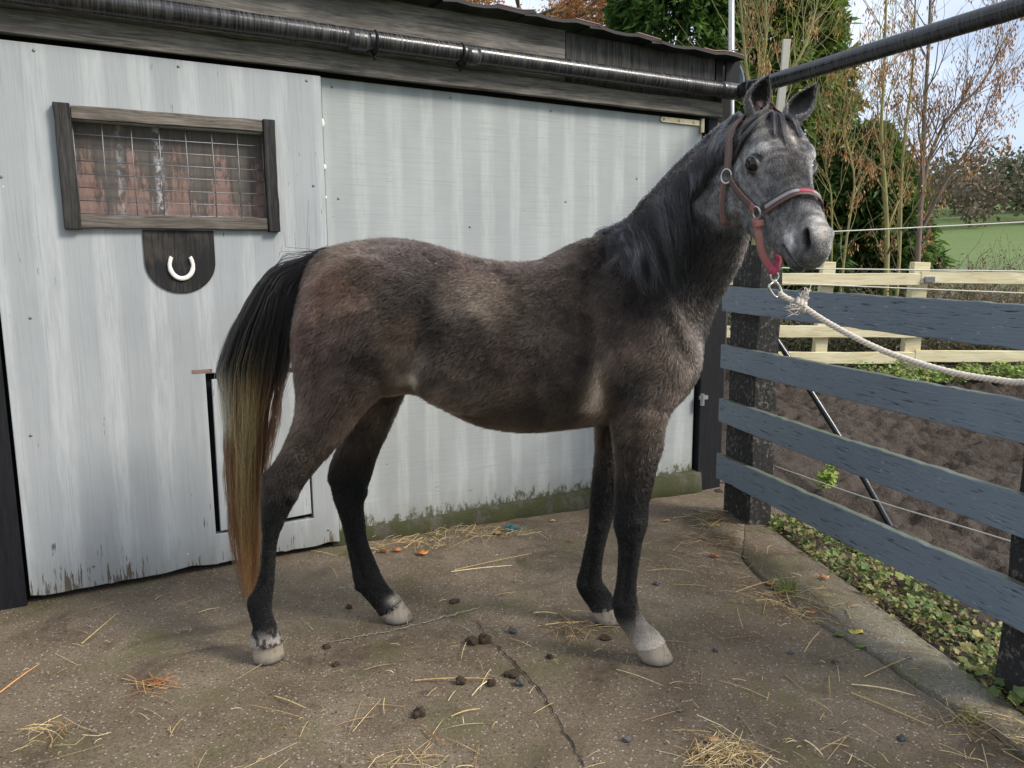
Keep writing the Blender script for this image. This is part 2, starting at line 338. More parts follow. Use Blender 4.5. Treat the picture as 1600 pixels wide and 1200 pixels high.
for j in range(8):
    z = 1.618 + j * 0.0525 + rng.normal(0, .001); wm_.tube([(0.306, -0.0315, z), (0.7, -0.034 + rng.normal(0, .002), z - 0.001), (1.052, -0.0315, z + 0.001)], 0.0022, 5)
wm_.build('wire_mesh', M['wire'], win, local=True, smooth=True)
sbox(MB(), 0.25, 1.10, 0.004, 0.018, 1.56, 2.03).build('shutter', M['peeling'], win, local=True)
# dark rounded plaque under the window
pq = MB(); out = [(0.533, 1.556), (0.533, 1.43)] + [(0.675 - 0.142 * math.cos(t) * (1 if abs(math.cos(t)) > 0.1 else 1), 1.42 - 0.133 * math.sin(t)) for t in np.linspace(0.1, math.pi - 0.1, 18)] + [(0.817, 1.43), (0.817, 1.556)]
pq.loft([[(s, -0.053, z) for s, z in out], [(s, -0.0455, z) for s, z in out]])
m = wood_mat('dark plaque board', (0.025, 0.022, 0.02), (0.1, 0.085, 0.075), 'Z', 0.50); M['plaque'] = m
pq.build('plaque', m, stable, local=True, bevel=0.002)
# right-hand panel, base, jamb, trims
sbox(MB(), 1.338, 3.70, 0.0, 0.025, 0.045, 2.268).build('wall_panel', M['panel'], stable, local=True, bevel=0.003)
pb = MB(); rr = []
for s in np.linspace(1.30, 3.74, 40):
    t = 0.062 + 0.003 * math.sin(s * 9) + rng.normal(0, .002); f = -0.018 - 0.03 * max(0, (s - 1.8) / 2) + rng.normal(0, .006)
    rr.append([(s, f - 0.015, -0.12), (s, f, t * 0.75), (s, -0.003, t), (s, 0.05, t), (s, 0.05, -0.12)])
pb.loft(rr).build('concrete_base', M['plinth'], stable, local=True, smooth=True)
sbox(MB(), -0.118, -0.014, -0.05, 0.05, -0.02, 2.285).build('door_post', M['black_wood'], stable, local=True, bevel=0.004)
sbox(MB(), -1.4, -0.121, -0.02, 0.005, 0.03, 2.285).build('wall_panel', M['door'], stable, local=True, bevel=0.003)
sbox(MB(), -1.5, 3.95, 0.026, 0.06, -0.1, 2.6).build('back_wall', M['black'], stable, local=True)
def fboard(name, s0, s1, y0, y1, z0, z1, mt, sd):
    return MB().board((s0, (y0 + y1) / 2, (z0 + z1) / 2), (s1, (y0 + y1) / 2, (z0 + z1) / 2), Z, z1 - z0, y1 - y0, 26, 0.0015, seed=sd).build(name, mt, stable, local=True, bevel=0.003)
fboard('fascia_board', -1.5, 3.80, -0.066, -0.03, 2.284, 2.372, M['fascia'], 5)
fboard('fascia_board', -1.5, 2.66, -0.05, -0.02, 2.376, 2.64, M['fascia'], 6)
fboard('fascia_board', 2.664, 3.74, -0.05, -0.02, 2.376, 2.63, M['old_wood_v'], 7)
sbox(MB(), 3.745, 3.80, -0.055, 0.1, 2.374, 2.63).build('corner_post', M['black_wood'], stable, local=True, bevel=0.004)
sbox(MB(), 3.72, 3.925, -0.035, 0.15, -0.15, 2.283).build('corner_post', M['black_wood'], stable, local=True, bevel=0.006)
sbox(MB(), 3.785, 3.80, -0.04, -0.036, 1.9, 2.26).build('batten', plain('bare brown batten', (0.2, 0.13, 0.1), 0.8), stable, local=True)
sbox(MB(), 3.81, 3.925, -0.072, -0.058, 2.43, 2.635).build('bracket_plate', M['black_wood'], stable, local=True, bevel=0.003)
# roof: sheets lapping over each other, each a little askew
edges = [(-1.6, 2.655), (0.7, 2.66), (1.40, 2.64), (1.95, 2.655), (2.40, 2.655), (2.80, 2.65), (3.22, 2.628), (3.86, 2.62)]
for i in range(len(edges) - 1):
    s0, s1 = edges[i][0] - 0.05, edges[i + 1][0] + 0.02; r = []
    n_ = max(6, int((s1 - s0) * 14))
    for k in range(n_ + 1):
        t = k / n_; s = s0 + (s1 - s0) * t; z = edges[i][1] * (1 - t) + edges[i + 1][1] * t + 0.012 * t + 0.006 * math.sin(k * 1.9)
        r.append([(s, -0.15, z - 0.012), (s, -0.15, z + 0.004), (s, 3.2, z + 0.05), (s, 3.2, z + 0.035)])
    rs = MB().loft(r).build('roof_sheet', M['felt'], stable, local=True)
    if i >= 2: MB().loft([[(s, -0.145, z + 0.0055), (s, -0.145, z + 0.0105), (s, 0.4, z + 0.022), (s, 0.4, z + 0.017)] for s, z in [(q[0][0], q[1][2]) for q in r if q[0][0] > s0 + (s1 - s0) * 0.5]]).build('edge_strip', M['felt_top'], rs, local=True)
# hinges
hg = MB().add([(3.357, -0.012, 2.30), (3.37, -0.012, 2.316), (3.665, -0.012, 2.318), (3.665, -0.012, 2.286), (3.37, -0.012, 2.286),
               (3.357, -0.004, 2.30), (3.37, -0.004, 2.316), (3.665, -0.004, 2.318), (3.665, -0.004, 2.286), (3.37, -0.004, 2.286)],
              [(0, 1, 2, 3, 4), (9, 8, 7, 6, 5)] + [(i, (i + 1) % 5, (i + 1) % 5 + 5, i + 5) for i in range(5)])
hg.v[0] = hg.v[0] - np.array([0, 0, 0.052]); hinge = hg.build('hinge', M['brass'], stable, local=True, bevel=0.001); hinge['label'] = 'brassy strap hinge at the top corner'
MB().tube([(3.684, -0.014, 2.195), (3.684, -0.014, 2.275)], 0.014, 12).build('hinge_pin', M['brass'], hinge, local=True, smooth=False)
for s in (3.385, 3.5, 3.615): MB().blob((s, -0.0125, 2.249), (0.008, 0.003, 0.008), 0, 5).build('screw', M['steel'], hinge, local=True, smooth=True)
hb = MB().tube([(3.725, -0.05, 0.5), (3.725, -0.05, 0.575)], 0.014, 10).box((3.74, -0.045, 0.55), X, Yv, Z, 0.03, 0.01, 0.012).build('hinge', M['steel'], stable, local=True); hb['label'] = 'grey hinge pin low on the corner post'
# screw heads over door and panel
for s, z in [(0.2, 2.235), (0.72, 2.235), (1.26, 2.235), (0.05, 1.75), (1.27, 1.77), (0.06, 0.72), (0.1, 1.2), (0.95, 1.12), (1.28, 1.25), (0.24, 0.12), (1.27, 0.1)]: MB().blob((s, -0.0465, z), (0.006, 0.003, 0.006), 0, 5).build('screw', M['wire'], stable, local=True, smooth=True)
for s, z in [(1.39, 2.23), (1.4, 1.72), (1.41, 1.2), (1.39, 0.4), (2.0, 2.24), (2.6, 2.23), (2.1, 1.6), (2.7, 1.75), (3.2, 1.9), (3.3, 1.0), (1.75, 0.85)]: MB().blob((s, -0.0015, z), (0.006, 0.003, 0.006), 0, 5).build('screw', M['wire'], stable, local=True, smooth=True)
# white blobs of filler in the door seam
for z, w in ((2.06, .012), (1.86, .009), (1.72, .006)): MB().blob((1.334, -0.012, z), (w, 0.012, w * 1.5), 0.3, 6, seed=int(z * 10)).build('filler', M['white_metal'], stable, local=True, smooth=True)

# horseshoe nailed to the plaque
hs_ = MB(); rings = []
for t in np.linspace(-0.62, math.pi + 0.62, 30):
    e = np.array([-math.cos(t) * 0.047, 0, -math.sin(t) * 0.056 - (0.004 if 0 < t < math.pi else 0)]); e[0] *= 1.0 if -0.1 < t < math.pi + 0.1 else 0.97
    nrm = unit([-math.cos(t), 0, -math.sin(t)]); w = 0.0095 if 0.2 < t < 2.9 else 0.008
    cpt = np.array([0.6755, 0, 1.41]) + e
    rings.append([cpt + nrm * a * w + np.array([0, y, 0]) for a, y in ((-1, -0.0545), (1, -0.0545), (1.0, -0.062), (0.5, -0.0655), (-0.5, -0.0655), (-1, -0.062))])
hs_.loft(rings); hw = MB(); hw.v = [np.array([wl(*p) for p in np.concatenate(hs_.v)])]; hw.f = hs_.f; hw.t = hs_.t
tag(hw.build('horseshoe', M['white_metal'], smooth=False, bevel=0.001), 'white painted horseshoe, ends up, on the dark rounded plaque below the window', 'horseshoe')

# black drain pipe along the fascia and on across the yard
pz = 2.418; pipe0 = wl(-1.6, -0.125, pz); corner = wl(3.86, -0.125, 2.43); p_end = G(1600, 9, 2.45); pd = unit(p_end - corner)
pipe = empty('drain_pipe', wl(1.2, -0.125, pz), 'long black plastic drain pipe along the fascia and across above the horse', 'pipe')
def run(p, q, r, name, k=20):
    d = unit(np.asarray(q) - p); o = bpy.data.objects.new(name, None); mb = MB(); L = np.linalg.norm(np.asarray(q) - p); n = int(L / 0.03) + 2
    x = np.linspace(-L / 2, L / 2, n); wob = 0.0012
    mb.tube([(a, rng.normal(0, wob * .3), rng.normal(0, wob * .3)) for a in x], r, k)
    ob = mb.build(name, M['pipe'], origin=(0, 0, 0), smooth=True); ob.parent = pipe; bpy.data.objects.remove(o)
    y = unit(np.cross([0, 0, 1], d)); z = np.cross(d, y)
    mt = Matrix(np.column_stack([d, y, z]).tolist()).to_4x4(); mt.translation = Vector((np.asarray(p) + q) / 2) - pipe.location
    ob.matrix_local = mt; return ob
run(pipe0, corner - WD * 0.06, 0.044, 'pipe_length')
run(corner + pd * 0.05, corner + pd * 4.6, 0.044, 'pipe_length')
run(corner - WD * 0.16, corner - WD * 0.03, 0.049, 'coupling'); run(wl(1.43, -0.125, pz), wl(1.53, -0.125, pz), 0.0485, 'coupling'); run(wl(2.02, -0.125, pz), wl(2.09, -0.125, pz), 0.0485, 'coupling')
el = spline([corner - WD * 0.08, corner - WD * 0.02, corner + WD * 0.015 + pd * 0.02, corner + pd * 0.07, corner + pd * 0.12], 14)
MB().tube(el, 0.0475, 18).build('elbow', M['pipe'], pipe, smooth=True)
for s in (1.56, 2.0):
    br = MB(); a = np.linspace(0, 2 * math.pi, 22)
    br.tube([wl(s, -0.125 + 0.05 * math.cos(t), pz + 0.05 * math.sin(t)) for t in a], 0.006, 6)
    br.tube([wl(s, -0.12, pz - 0.05), wl(s, -0.12, pz - 0.075)], 0.007, 6); br.build('pipe_clip', M['black_wood'], pipe, smooth=True)
# loose pale bits on the fascia: bracket marks
# grey conduit pole, stake and half-round gutter end beside the roof corner
g0 = PY(1143, 205, 5.35); g1 = PY(1143, -120, 5.35)
tag(MB().tube([g0 - [0, 0, 1.9], g0, g1], 0.019, 12).build('conduit', M['steel'], smooth=True), 'thin grey metal conduit pole rising past the roof corner', 'pole')
gt = []; gc = PY(1136, 128, 5.25)
for t in np.linspace(-0.25, math.pi / 2 + 0.15, 14): gt.append(gc + np.array([math.cos(t) * 0.12, math.cos(t) * 0.03, math.sin(t) * 0.155]))
gr = []
for i, p in enumerate(gt):
    q = unit(p - gc); gr.append([p - q * 0.006, p + q * 0.006, p + q * 0.006 + WN * 0.6, p - q * 0.006 + WN * 0.6])
tag(MB().loft(gr).build('gutter', plain('blue grey plastic gutter', (0.16, 0.19, 0.22), 0.35), smooth=False), 'blue grey curved gutter end sticking out at the roof corner', 'gutter')
cb = spline([PY(1080, 95, 5.15), PY(1100, 97, 5.12), PY(1125, 92, 5.1), PY(1141, 80, 5.2), PY(1152, 78, 5.3)], 20)
tag(MB().tube(cb, 0.006, 6).build('cable', M['wire'], smooth=True), 'thin grey cable looping from the roof edge to the pole', 'cable')
# ============================================================ ground
_lat = {}
def vnoise(x, y, sc, seed=0):
    """smooth lattice noise, 0..1"""
    if seed not in _lat: _lat[seed] = np.random.default_rng(seed + 900).random((256, 256))
    L = _lat[seed]; x = np.asarray(x) * sc + 1000.; y = np.asarray(y) * sc + 1000.; i = np.floor(x).astype(int); j = np.floor(y).astype(int)
    a = x - i; b = y - j; a = a * a * (3 - 2 * a); b = b * b * (3 - 2 * b); g = lambda p, q: L[p % 256, q % 256]
    return (g(i, j) * (1 - a) + g(i + 1, j) * a) * (1 - b) + (g(i, j + 1) * (1 - a) + g(i + 1, j + 1) * a) * b
def gz(x, y):
    """the yard falls a little towards the far right corner"""
    s = (x - WA[0]) * WD[0] + (y - WA[1]) * WD[1]; t = -((x - WA[0]) * WN[0] + (y - WA[1]) * WN[1])
    a = np.clip((s - 1.3) / 2.4, 0, 1); b = np.clip(1 - t / 1.3, 0, 1); return -0.075 * a * b * b * (3 - 2 * b)
def grid(X_, Y_, Z_, name, mat, kind='structure', smooth=True):
    n, m = X_.shape; V = np.stack([X_, Y_, Z_], -1).reshape(-1, 3); me = bpy.data.meshes.new(name)
    i = np.arange(n * m).reshape(n, m); f = np.stack([i[:-1, :-1], i[1:, :-1], i[1:, 1:], i[:-1, 1:]], -1).reshape(-1, 4)
    me.from_pydata(V.tolist(), [], f.tolist()); me.polygons.foreach_set('use_smooth', [smooth] * len(me.polygons)); me.materials.append(mat)
    bm = bmesh.new(); bm.from_mesh(me); bmesh.ops.recalc_face_normals(bm, faces=bm.faces[:]); bm.to_mesh(me); bm.free()
    if me.polygons[0].normal.z < 0: me.flip_normals()
    o = bpy.data.objects.new(name, me); COL.objects.link(o); o['kind'] = kind; return o
# worn concrete: dark brown damp film over pale grit
def concrete(name, lo, hi, mossy, wet, far=None):
    m, nt, b = new_mat(name); v = coords(nt)
    big = noise(nt, v, 0.9, 6, 0.6, 0.5); mid = noise(nt, v, 6, 5, 0.65); fine = noise(nt, v, 180, 3, 0.7); gr = noise(nt, v, 75, 3, 0.7)
    c = mixc(nt, ramp(nt, mth(nt, 'ADD', mth(nt, 'MULTIPLY', big, 0.7), mth(nt, 'MULTIPLY', mid, 0.3)), [(0.36, 0.0), (0.62, 1.0)]), lo, hi)
    if far:   # the far end is as brown as the yard
        yk = mth(nt, 'ADD', sep(nt, v)[1], mth(nt, 'MULTIPLY', mth(nt, 'SUBTRACT', mid, 0.5), 1.2)); c = mixc(nt, nd(nt, 'ShaderNodeMapRange', {'Value': yk, 'From Min': 2.7, 'From Max': 3.3}).outputs[0], c, far)
    c = mixc(nt, 1.0, c, ramp(nt, fine, [(0.3, 0.45), (0.7, 1.55)]), 'MULTIPLY')
    c = mixc(nt, 1.0, c, ramp(nt, gr, [(0.3, 0.72), (0.7, 1.28)]), 'MULTIPLY')
    vo = nd(nt, 'ShaderNodeTexVoronoi', {'Vector': v, 'Scale': 85.0}); wn_ = nd(nt, 'ShaderNodeTexWhiteNoise', {'Vector': vo.outputs['Position']}, noise_dimensions='3D')
    gm = mth(nt, 'MULTIPLY', ramp(nt, vo.outputs['Distance'], [(0.22, 1.0), (0.36, 0.0)]), ramp(nt, wn_.outputs['Value'], [(0.70, 0.0), (0.8, 1.0)]))
    c = mixc(nt, mth(nt, 'MULTIPLY', gm, 0.75), c, mixc(nt, wn_.outputs['Value'], (0.3, 0.26, 0.2), (0.4, 0.38, 0.34)))
    vo2 = nd(nt, 'ShaderNodeTexVoronoi', {'Vector': v, 'Scale': 52.0}); w2 = nd(nt, 'ShaderNodeTexWhiteNoise', {'Vector': vo2.outputs['Position']}, noise_dimensions='3D')
    dm = mth(nt, 'MULTIPLY', ramp(nt, vo2.outputs['Distance'], [(0.18, 1.0), (0.34, 0.0)]), ramp(nt, w2.outputs['Value'], [(0.82, 0.0), (0.87, 1.0)]))
    c = mixc(nt, mth(nt, 'MULTIPLY', dm, 0.7), c, (0.025, 0.018, 0.013))
    stn = noise(nt, v, 2.3, 6, 0.7, 0.8); c = mixc(nt, ramp(nt, stn, [(0.53, 0.0), (0.66, 0.75)]), c, (0.04, 0.027, 0.017))
    mo = noise(nt, v, 3.1, 5, 0.6); c = mixc(nt, ramp(nt, mo, [(mossy, 0.0), (mossy + 0.16, 0.55)]), c, (0.085, 0.085, 0.03))
    r = ramp(nt, mth(nt, 'ADD', mth(nt, 'MULTIPLY', big, 0.5), mth(nt, 'MULTIPLY', stn, 0.5)), [(0.4, 0.85), (0.62, wet)])
    h = mth(nt, 'ADD', mth(nt, 'ADD', mth(nt, 'MULTIPLY', gr, 0.6), mth(nt, 'MULTIPLY', fine, 0.5)), mth(nt, 'ADD', mth(nt, 'MULTIPLY', gm, 0.5), mth(nt, 'MULTIPLY', mid, 0.4)))
    setp(nt, b, base=c, rough=r, spec=0.35, normal=bump(nt, h, 0.55, 0.005)); return m
M['concrete'] = concrete('worn yard concrete', (0.084, 0.060, 0.038), (0.174, 0.138, 0.099), 0.52, 0.42)
M['kerb'] = concrete('pale edging concrete', (0.105, 0.093, 0.066), (0.165, 0.15, 0.115), 0.47, 0.6, (0.115, 0.088, 0.060))
M['soil'] = plain('dark soil in the cracks', (0.018, 0.014, 0.010), 0.95, var=0.6, scale=60)
def crack_x(y): return np.interp(y, [-2, 1.5, 2.125, 2.297, 2.657, 2.922, 3.462, 3.75, 4.3, 5.6], [1.7, 1.53, 1.431, 1.361, 1.273, 1.158, 1.086, 1.17, 1.36, 1.85]) + 0.012 * (vnoise(y, y * 0, 9, 3) - 0.5) + 0.006 * (vnoise(y, y * 0, 40, 4) - 0.5)
def kerb_x(y): return np.interp(y, [-2, 1.5, 2.24, 2.43, 2.78, 3.27, 3.71, 4.22, 4.5, 5.6], [1.86, 1.72, 1.63, 1.61, 1.574, 1.517, 1.455, 1.425, 1.9, 1.9]) + 0.014 * (vnoise(y, y * 0, 12, 5) - 0.5)
def gap(y): return np.interp(y, [0, 1.9, 2.12, 2.2, 2.35, 2.5, 2.75, 2.95, 3.2, 3.46, 3.6], [.006, .006, .02, .036, .028, .02, .012, .006, .014, .024, .0])
yy = np.linspace(-2.0, 5.6, 420); tt = np.linspace(0, 1, 120)
Yg, Tg = np.meshgrid(yy, tt, indexing='ij'); Xg = -5.0 + Tg * (crack_x(Yg) + 5.0)
Zg = gz(Xg, Yg) + 0.006 * (vnoise(Xg, Yg, 1.5, 6) - 0.5) + 0.0025 * (vnoise(Xg, Yg, 7, 7) - 0.5)
def edge_down(A, B, C_):
    """fold the right-hand edge of a grid down so that the slab has a thickness"""
    return np.concatenate([A, A[:, -1:]], 1), np.concatenate([B, B[:, -1:]], 1), np.concatenate([C_, C_[:, -1:] - 0.12], 1)
grid(*edge_down(Xg, Yg, Zg), 'yard_concrete', M['concrete'])
tt = np.linspace(0, 1, 26); Yk, Tk = np.meshgrid(yy, tt, indexing='ij'); x0 = crack_x(Yk) + gap(Yk); Xk = x0 + Tk * (kerb_x(Yk) - x0)
Zk = gz(Xk, Yk) + 0.009 * np.clip(gap(Yk) / 0.008, 0, 1) * (0.5 + vnoise(Xk, Yk, 5, 8)) * (1 - 0.6 * Tk) + 0.003 * (vnoise(Xk, Yk, 9, 9) - 0.5) - 0.03 * Tk ** 4
A, B, C_ = edge_down(Xk, Yk, Zk); A = np.concatenate([A[:, :1], A], 1); B = np.concatenate([B[:, :1], B], 1); C_ = np.concatenate([C_[:, :1] - 0.12, C_], 1)
grid(A, B, C_, 'concrete_edging', M['kerb'])
# thin crack running through the yard, dirt packed in it
def crack(pts, w0, seed):
    r = np.random.default_rng(seed); P = spline(pts, 70); rg = []
    for i, p in enumerate(P):
        t = unit(np.gradient(P, axis=0)[i]); n = np.array([-t[1], t[0], 0]); w = w0 * (0.35 + r.random()) * math.sin(math.pi * (i + 1) / 72) ** 0.4; q = p + n * r.normal(0, 0.004); z = float(gz(q[0], q[1])) + 0.0042
        rg.append([(q - n * w)[:2].tolist() + [z], (q + n * w)[:2].tolist() + [z]])
    o = MB().loft(rg, False, closed=False).build('crack', M['soil']); o['kind'] = 'structure'; return o
crack([G(u, v) for u, v in [(740, 965), (765, 1000), (800, 1032), (845, 1082), (880, 1140), (912, 1200), (930, 1260)]], 0.0030, 1)
m_pale = plain('pale lime line', (0.26, 0.25, 0.2), 0.9, var=0.4, scale=80)
o = crack([G(u, v) for u, v in [(505, 1006), (560, 996), (620, 985), (690, 966), (750, 950)]], 0.004, 2); o.data.materials[0] = m_pale; o.name = 'lime_line'
# paddock mud
m, nt, b = new_mat('churned paddock mud'); v = coords(nt); n1 = noise(nt, v, 5, 6, 0.7); n2 = noise(nt, v, 38, 4, 0.7); n3 = noise(nt, v, 0.6, 3)
c = ramp(nt, mth(nt, 'ADD', mth(nt, 'MULTIPLY', n1, 0.5), mth(nt, 'MULTIPLY', n2, 0.5)), [(0.33, (0.012, 0.008, 0.006)), (0.52, (0.038, 0.026, 0.018)), (0.7, (0.085, 0.062, 0.046))])
c = mixc(nt, ramp(nt, n3, [(0.4, 0.0), (0.65, 0.6)]), c, mixc(nt, n2, (0.04, 0.029, 0.022), (0.12, 0.094, 0.075)))
setp(nt, b, base=c, rough=0.75, spec=0.3, normal=bump(nt, mth(nt, 'ADD', n1, n2), 0.9, 0.03)); M['mud'] = m
Xm, Ym = np.meshgrid(np.linspace(1.3, 11.5, 330), 0.6 + (np.linspace(0, 1, 300) ** 1.25) * 10.4, indexing='ij')
Xw = Xm + .12 * vnoise(Xm, Ym, 5, 24) + .05 * vnoise(Xm, Ym, 13, 25); Yw = Ym + .12 * vnoise(Xm, Ym, 5, 26) + .05 * vnoise(Xm, Ym, 13, 27)
lump = 0.11 * (np.abs(vnoise(Xw, Yw, 7, 20) - .5) * 2 - .5) * vnoise(Xw, Yw, 2.2, 28) + 0.07 * (vnoise(Xw, Yw, 19, 21) - 0.5) + 0.05 * (vnoise(Xw, Yw, 31, 29) - .5) * vnoise(Xm, Ym, 4, 22) + 0.1 * (vnoise(Xm, Ym, 1.6, 23) - 0.5)
calm = np.clip((Xm - kerb_x(Ym)) / 0.5, 0, 1)
Zm = -0.045 + lump * (0.25 + 0.75 * calm) - 0.03 * (Xm < kerb_x(Ym) + 0.03) + 0.04 * np.clip((Ym - 8.7) / 1.2, 0, 1)
grid(Xm, Ym, Zm, 'paddock_mud', M['mud'])
# rough grass land to the horizon, a hill behind
m, nt, b = new_mat('rough green field'); v = coords(nt); n1 = noise(nt, v, 0.25, 6, 0.65); n2 = noise(nt, v, 4.0, 5, 0.7)
c = mixc(nt, n1, (0.06, 0.115, 0.024), (0.13, 0.195, 0.045)); c = mixc(nt, ramp(nt, n2, [(0.38, 0.55), (0.62, 0.0)]), c, (0.085, 0.10, 0.035))
setp(nt, b, base=c, rough=0.9, normal=bump(nt, n2, 0.6, 0.08)); M['field'] = m
q = np.linspace(-1, 1, 200); Xf, Yf = np.meshgrid(np.sign(q) * np.abs(q) ** 2 * 900, np.concatenate([[-300, -60, -12, 9.9], 10.2 + np.linspace(0, 1, 150) ** 2.4 * 1200]), indexing='ij')
rise = np.clip((Yf - 22) / 55, 0, 1) ** 1.3 * 4.6 + np.clip((Yf - 75) / 260, 0, 1) * 20
Zf = np.where(Yf < 10.1, -0.6, 0.0 + rise * np.clip(0.55 + Xf / 70, 0.25, 1.3) + 0.35 * (vnoise(Xf, Yf, 0.12, 30) - 0.5) * np.clip((Yf - 14) / 20, 0, 1))
grid(Xf, Yf, Zf, 'grass_field', M['field'])
def hill_z(x, y):
    r_ = np.clip((y - 22) / 55, 0, 1) ** 1.3 * 4.6 + np.clip((y - 75) / 260, 0, 1) * 20; return r_ * np.clip(0.55 + x / 70, 0.25, 1.3)

# ============================================================ blue railed fence of the yard
m, nt, b = new_mat('blue grey fence paint'); v = coords(nt); g = noise(nt, nd(nt, 'ShaderNodeMapping', {'Vector': v, 'Scale': (50, 1.3, 130)}).outputs[0], 1.0, 5, 0.66, 0.15)
n2 = noise(nt, v, 5, 4); geo = nt.nodes.new('ShaderNodeNewGeometry'); up = sep(nt, geo.outputs['True Normal'])[2]
c = mixc(nt, n2, (0.125, 0.165, 0.215), (0.185, 0.23, 0.285)); c = mixc(nt, ramp(nt, g, [(0.34, 0.9), (0.41, 0.0)]), c, (0.012, 0.014, 0.018))
chp = noise(nt, nd(nt, 'ShaderNodeMapping', {'Vector': v, 'Scale': (60, 14, 60)}).outputs[0], 1.3, 3, 0.6); c = mixc(nt, ramp(nt, chp, [(0.66, 0.0), (0.69, 0.8)]), c, (0.3, 0.33, 0.34))
alg = noise(nt, v, 24, 4); c = mixc(nt, mth(nt, 'MULTIPLY', ramp(nt, up, [(0.5, 0.0), (0.8, 1.0)]), ramp(nt, alg, [(0.3, 0.45), (0.6, 1.0)])), c, mixc(nt, alg, (0.03, 0.035, 0.015), (0.15, 0.17, 0.09)))
setp(nt, b, base=c, rough=ramp(nt, g, [(0.3, 0.7), (0.6, 0.42)]), spec=0.5, normal=bump(nt, g, 0.55, 0.006)); M['blue'] = m
# sleeper posts: black tarred, speckled with pale lichen
m, nt, b = new_mat('tarred sleeper timber'); v = coords(nt); n1 = noise(nt, v, 42, 5, 0.75); n2 = noise(nt, v, 6, 4); gg = noise(nt, nd(nt, 'ShaderNodeMapping', {'Vector': v, 'Scale': (60, 60, 6)}).outputs[0], 1, 4)
c = mixc(nt, gg, (0.007, 0.007, 0.008), (0.026, 0.025, 0.025)); c = mixc(nt, ramp(nt, mth(nt, 'ADD', mth(nt, 'MULTIPLY', n1, 0.75), mth(nt, 'MULTIPLY', n2, 0.25)), [(0.53, 0.0), (0.62, 0.75)]), c, (0.2, 0.185, 0.16))
setp(nt, b, base=c, rough=0.85, normal=bump(nt, mth(nt, 'ADD', n1, gg), 0.7, 0.008)); M['sleeper'] = m
FL = np.array([1.214, 4.395, 0]); FR = np.array([1.622, 2.37, 0]); FDv = unit(FR - FL); FN = np.array([-FDv[1], FDv[0], 0])
if FN[0] < 0: FN = -FN          # FN points away from the yard
fence = empty('yard_fence', (FL + FR) / 2, 'blue grey fence of four horizontal rails on black sleeper posts, at the yard edge', 'fence')
for i, (zl, zr, h) in enumerate([(1.277, 1.271, 0.142), (0.944, 0.977, 0.135), (0.631, 0.678, 0.137), (0.302, 0.381, 0.147)]):
    e = 1.45; p0 = FL + [0, 0, zl - h / 2]; p1 = FL + (FR - FL) * e + [0, 0, (zl + (zr - zl) * e) - h / 2]
    rail = MB(); r_ = np.random.default_rng(i); n = 60; rg = []
    for k in range(n + 1):
        t = k / n; cpt = p0 * (1 - t) + p1 * t + np.array([0, 0, -0.006 * math.sin(math.pi * t) * (1 if i in (1, 2) else 0.3)]) + FN * 0.004 * math.sin(5 * t + i)
        top = h / 2 + r_.normal(0, 0.0016); bo = -h / 2 + r_.normal(0, 0.0012)
        rg.append([cpt + FN * a + np.array([0, 0, b_]) for a, b_ in ((-0.017, bo), (0.017, bo), (0.017, top), (-0.017, top))])
    rail.loft(rg).build('rail', M['blue'], fence, bevel=0.0035)
P1 = G(1165, 815); P0 = G(1128, 790); P2 = G(1192, 805)
def post(c0, du, dv, a, b_, h, z0=-0.3, lean=(0, 0), name='post'):
    rg = []
    for k in range(15):
        t = k / 14; z = z0 + (h - z0) * t; o = np.array([lean[0] * z, lean[1] * z, z]); j = lambda: rng.normal(0, 0.003)
        rg.append([c0 + o + du * (x * a + j()) + dv * (y * b_ + j()) for x, y in ((0, 0), (1, 0), (1, 1), (0, 1))])
    return MB().loft(rg).build(name, M['sleeper'], fence, bevel=0.006)
pu = unit(P0 - P1); pv = unit(P2 - P1); post(P1 * [1, 1, 0] + FN * 0.022, pu, np.array([-pu[1], pu[0], 0]) * np.sign(np.dot([-pu[1], pu[0], 0], [1, 0, 0])), np.linalg.norm(P0 - P1) + 0.02, 0.13, 1.50)
Pn = G(1541, 1062); post(Pn + FDv * 0.0 + FN * 0.03, FDv, FN, 0.22, 0.12, 1.32, lean=(0.03, 0.0))
# string tied low along the paddock side
M['string'] = plain('white electric fence string', (0.55, 0.53, 0.47), 0.8, var=0.3, scale=200)
a0 = PY(1204, 726, 4.2) ; a1 = PY(1580, 846, 2.62); a2 = a1 + (a1 - a0) * 0.5
s_ = MB().tube(spline([a0, (a0 + a1) / 2 - [0, 0, 0.012], a1, a2], 40), 0.0028, 5).tube(spline([PY(1207, 560, 4.2), PY(1206, 640, 4.2), a0 + [0.0, 0, 0.004]], 14), 0.0024, 5)
for k in range(9): s_.tube(spline([a0, a0 + rng.normal(0, 0.012, 3), a0 + rng.normal(0, 0.02, 3) + [-.005, 0, -0.01]], 8), 0.0022, 4)
tag(s_.build('fence_string', M['string'], smooth=True), 'thin white string knotted to the left sleeper post and running low behind the blue rails', 'string')
M['poly'] = plain('black plastic tube', (0.012, 0.014, 0.018), 0.25, var=0.3, spec=0.6)
q0 = PY(1196, 505, 4.55); q1 = G(1392, 824, -0.03); q2 = q1 + (q1 - q0) * 0.06
tag(MB().tube(spline([q0, q0 * .66 + q1 * .34 + [0.01, 0, 0.012], q0 * .33 + q1 * .67 + [0.015, 0, 0.01], q1, q2], 26), 0.017, 12).build('hose', M['poly'], smooth=True), 'black plastic pipe leaning down into the mud behind the blue rails', 'pipe')

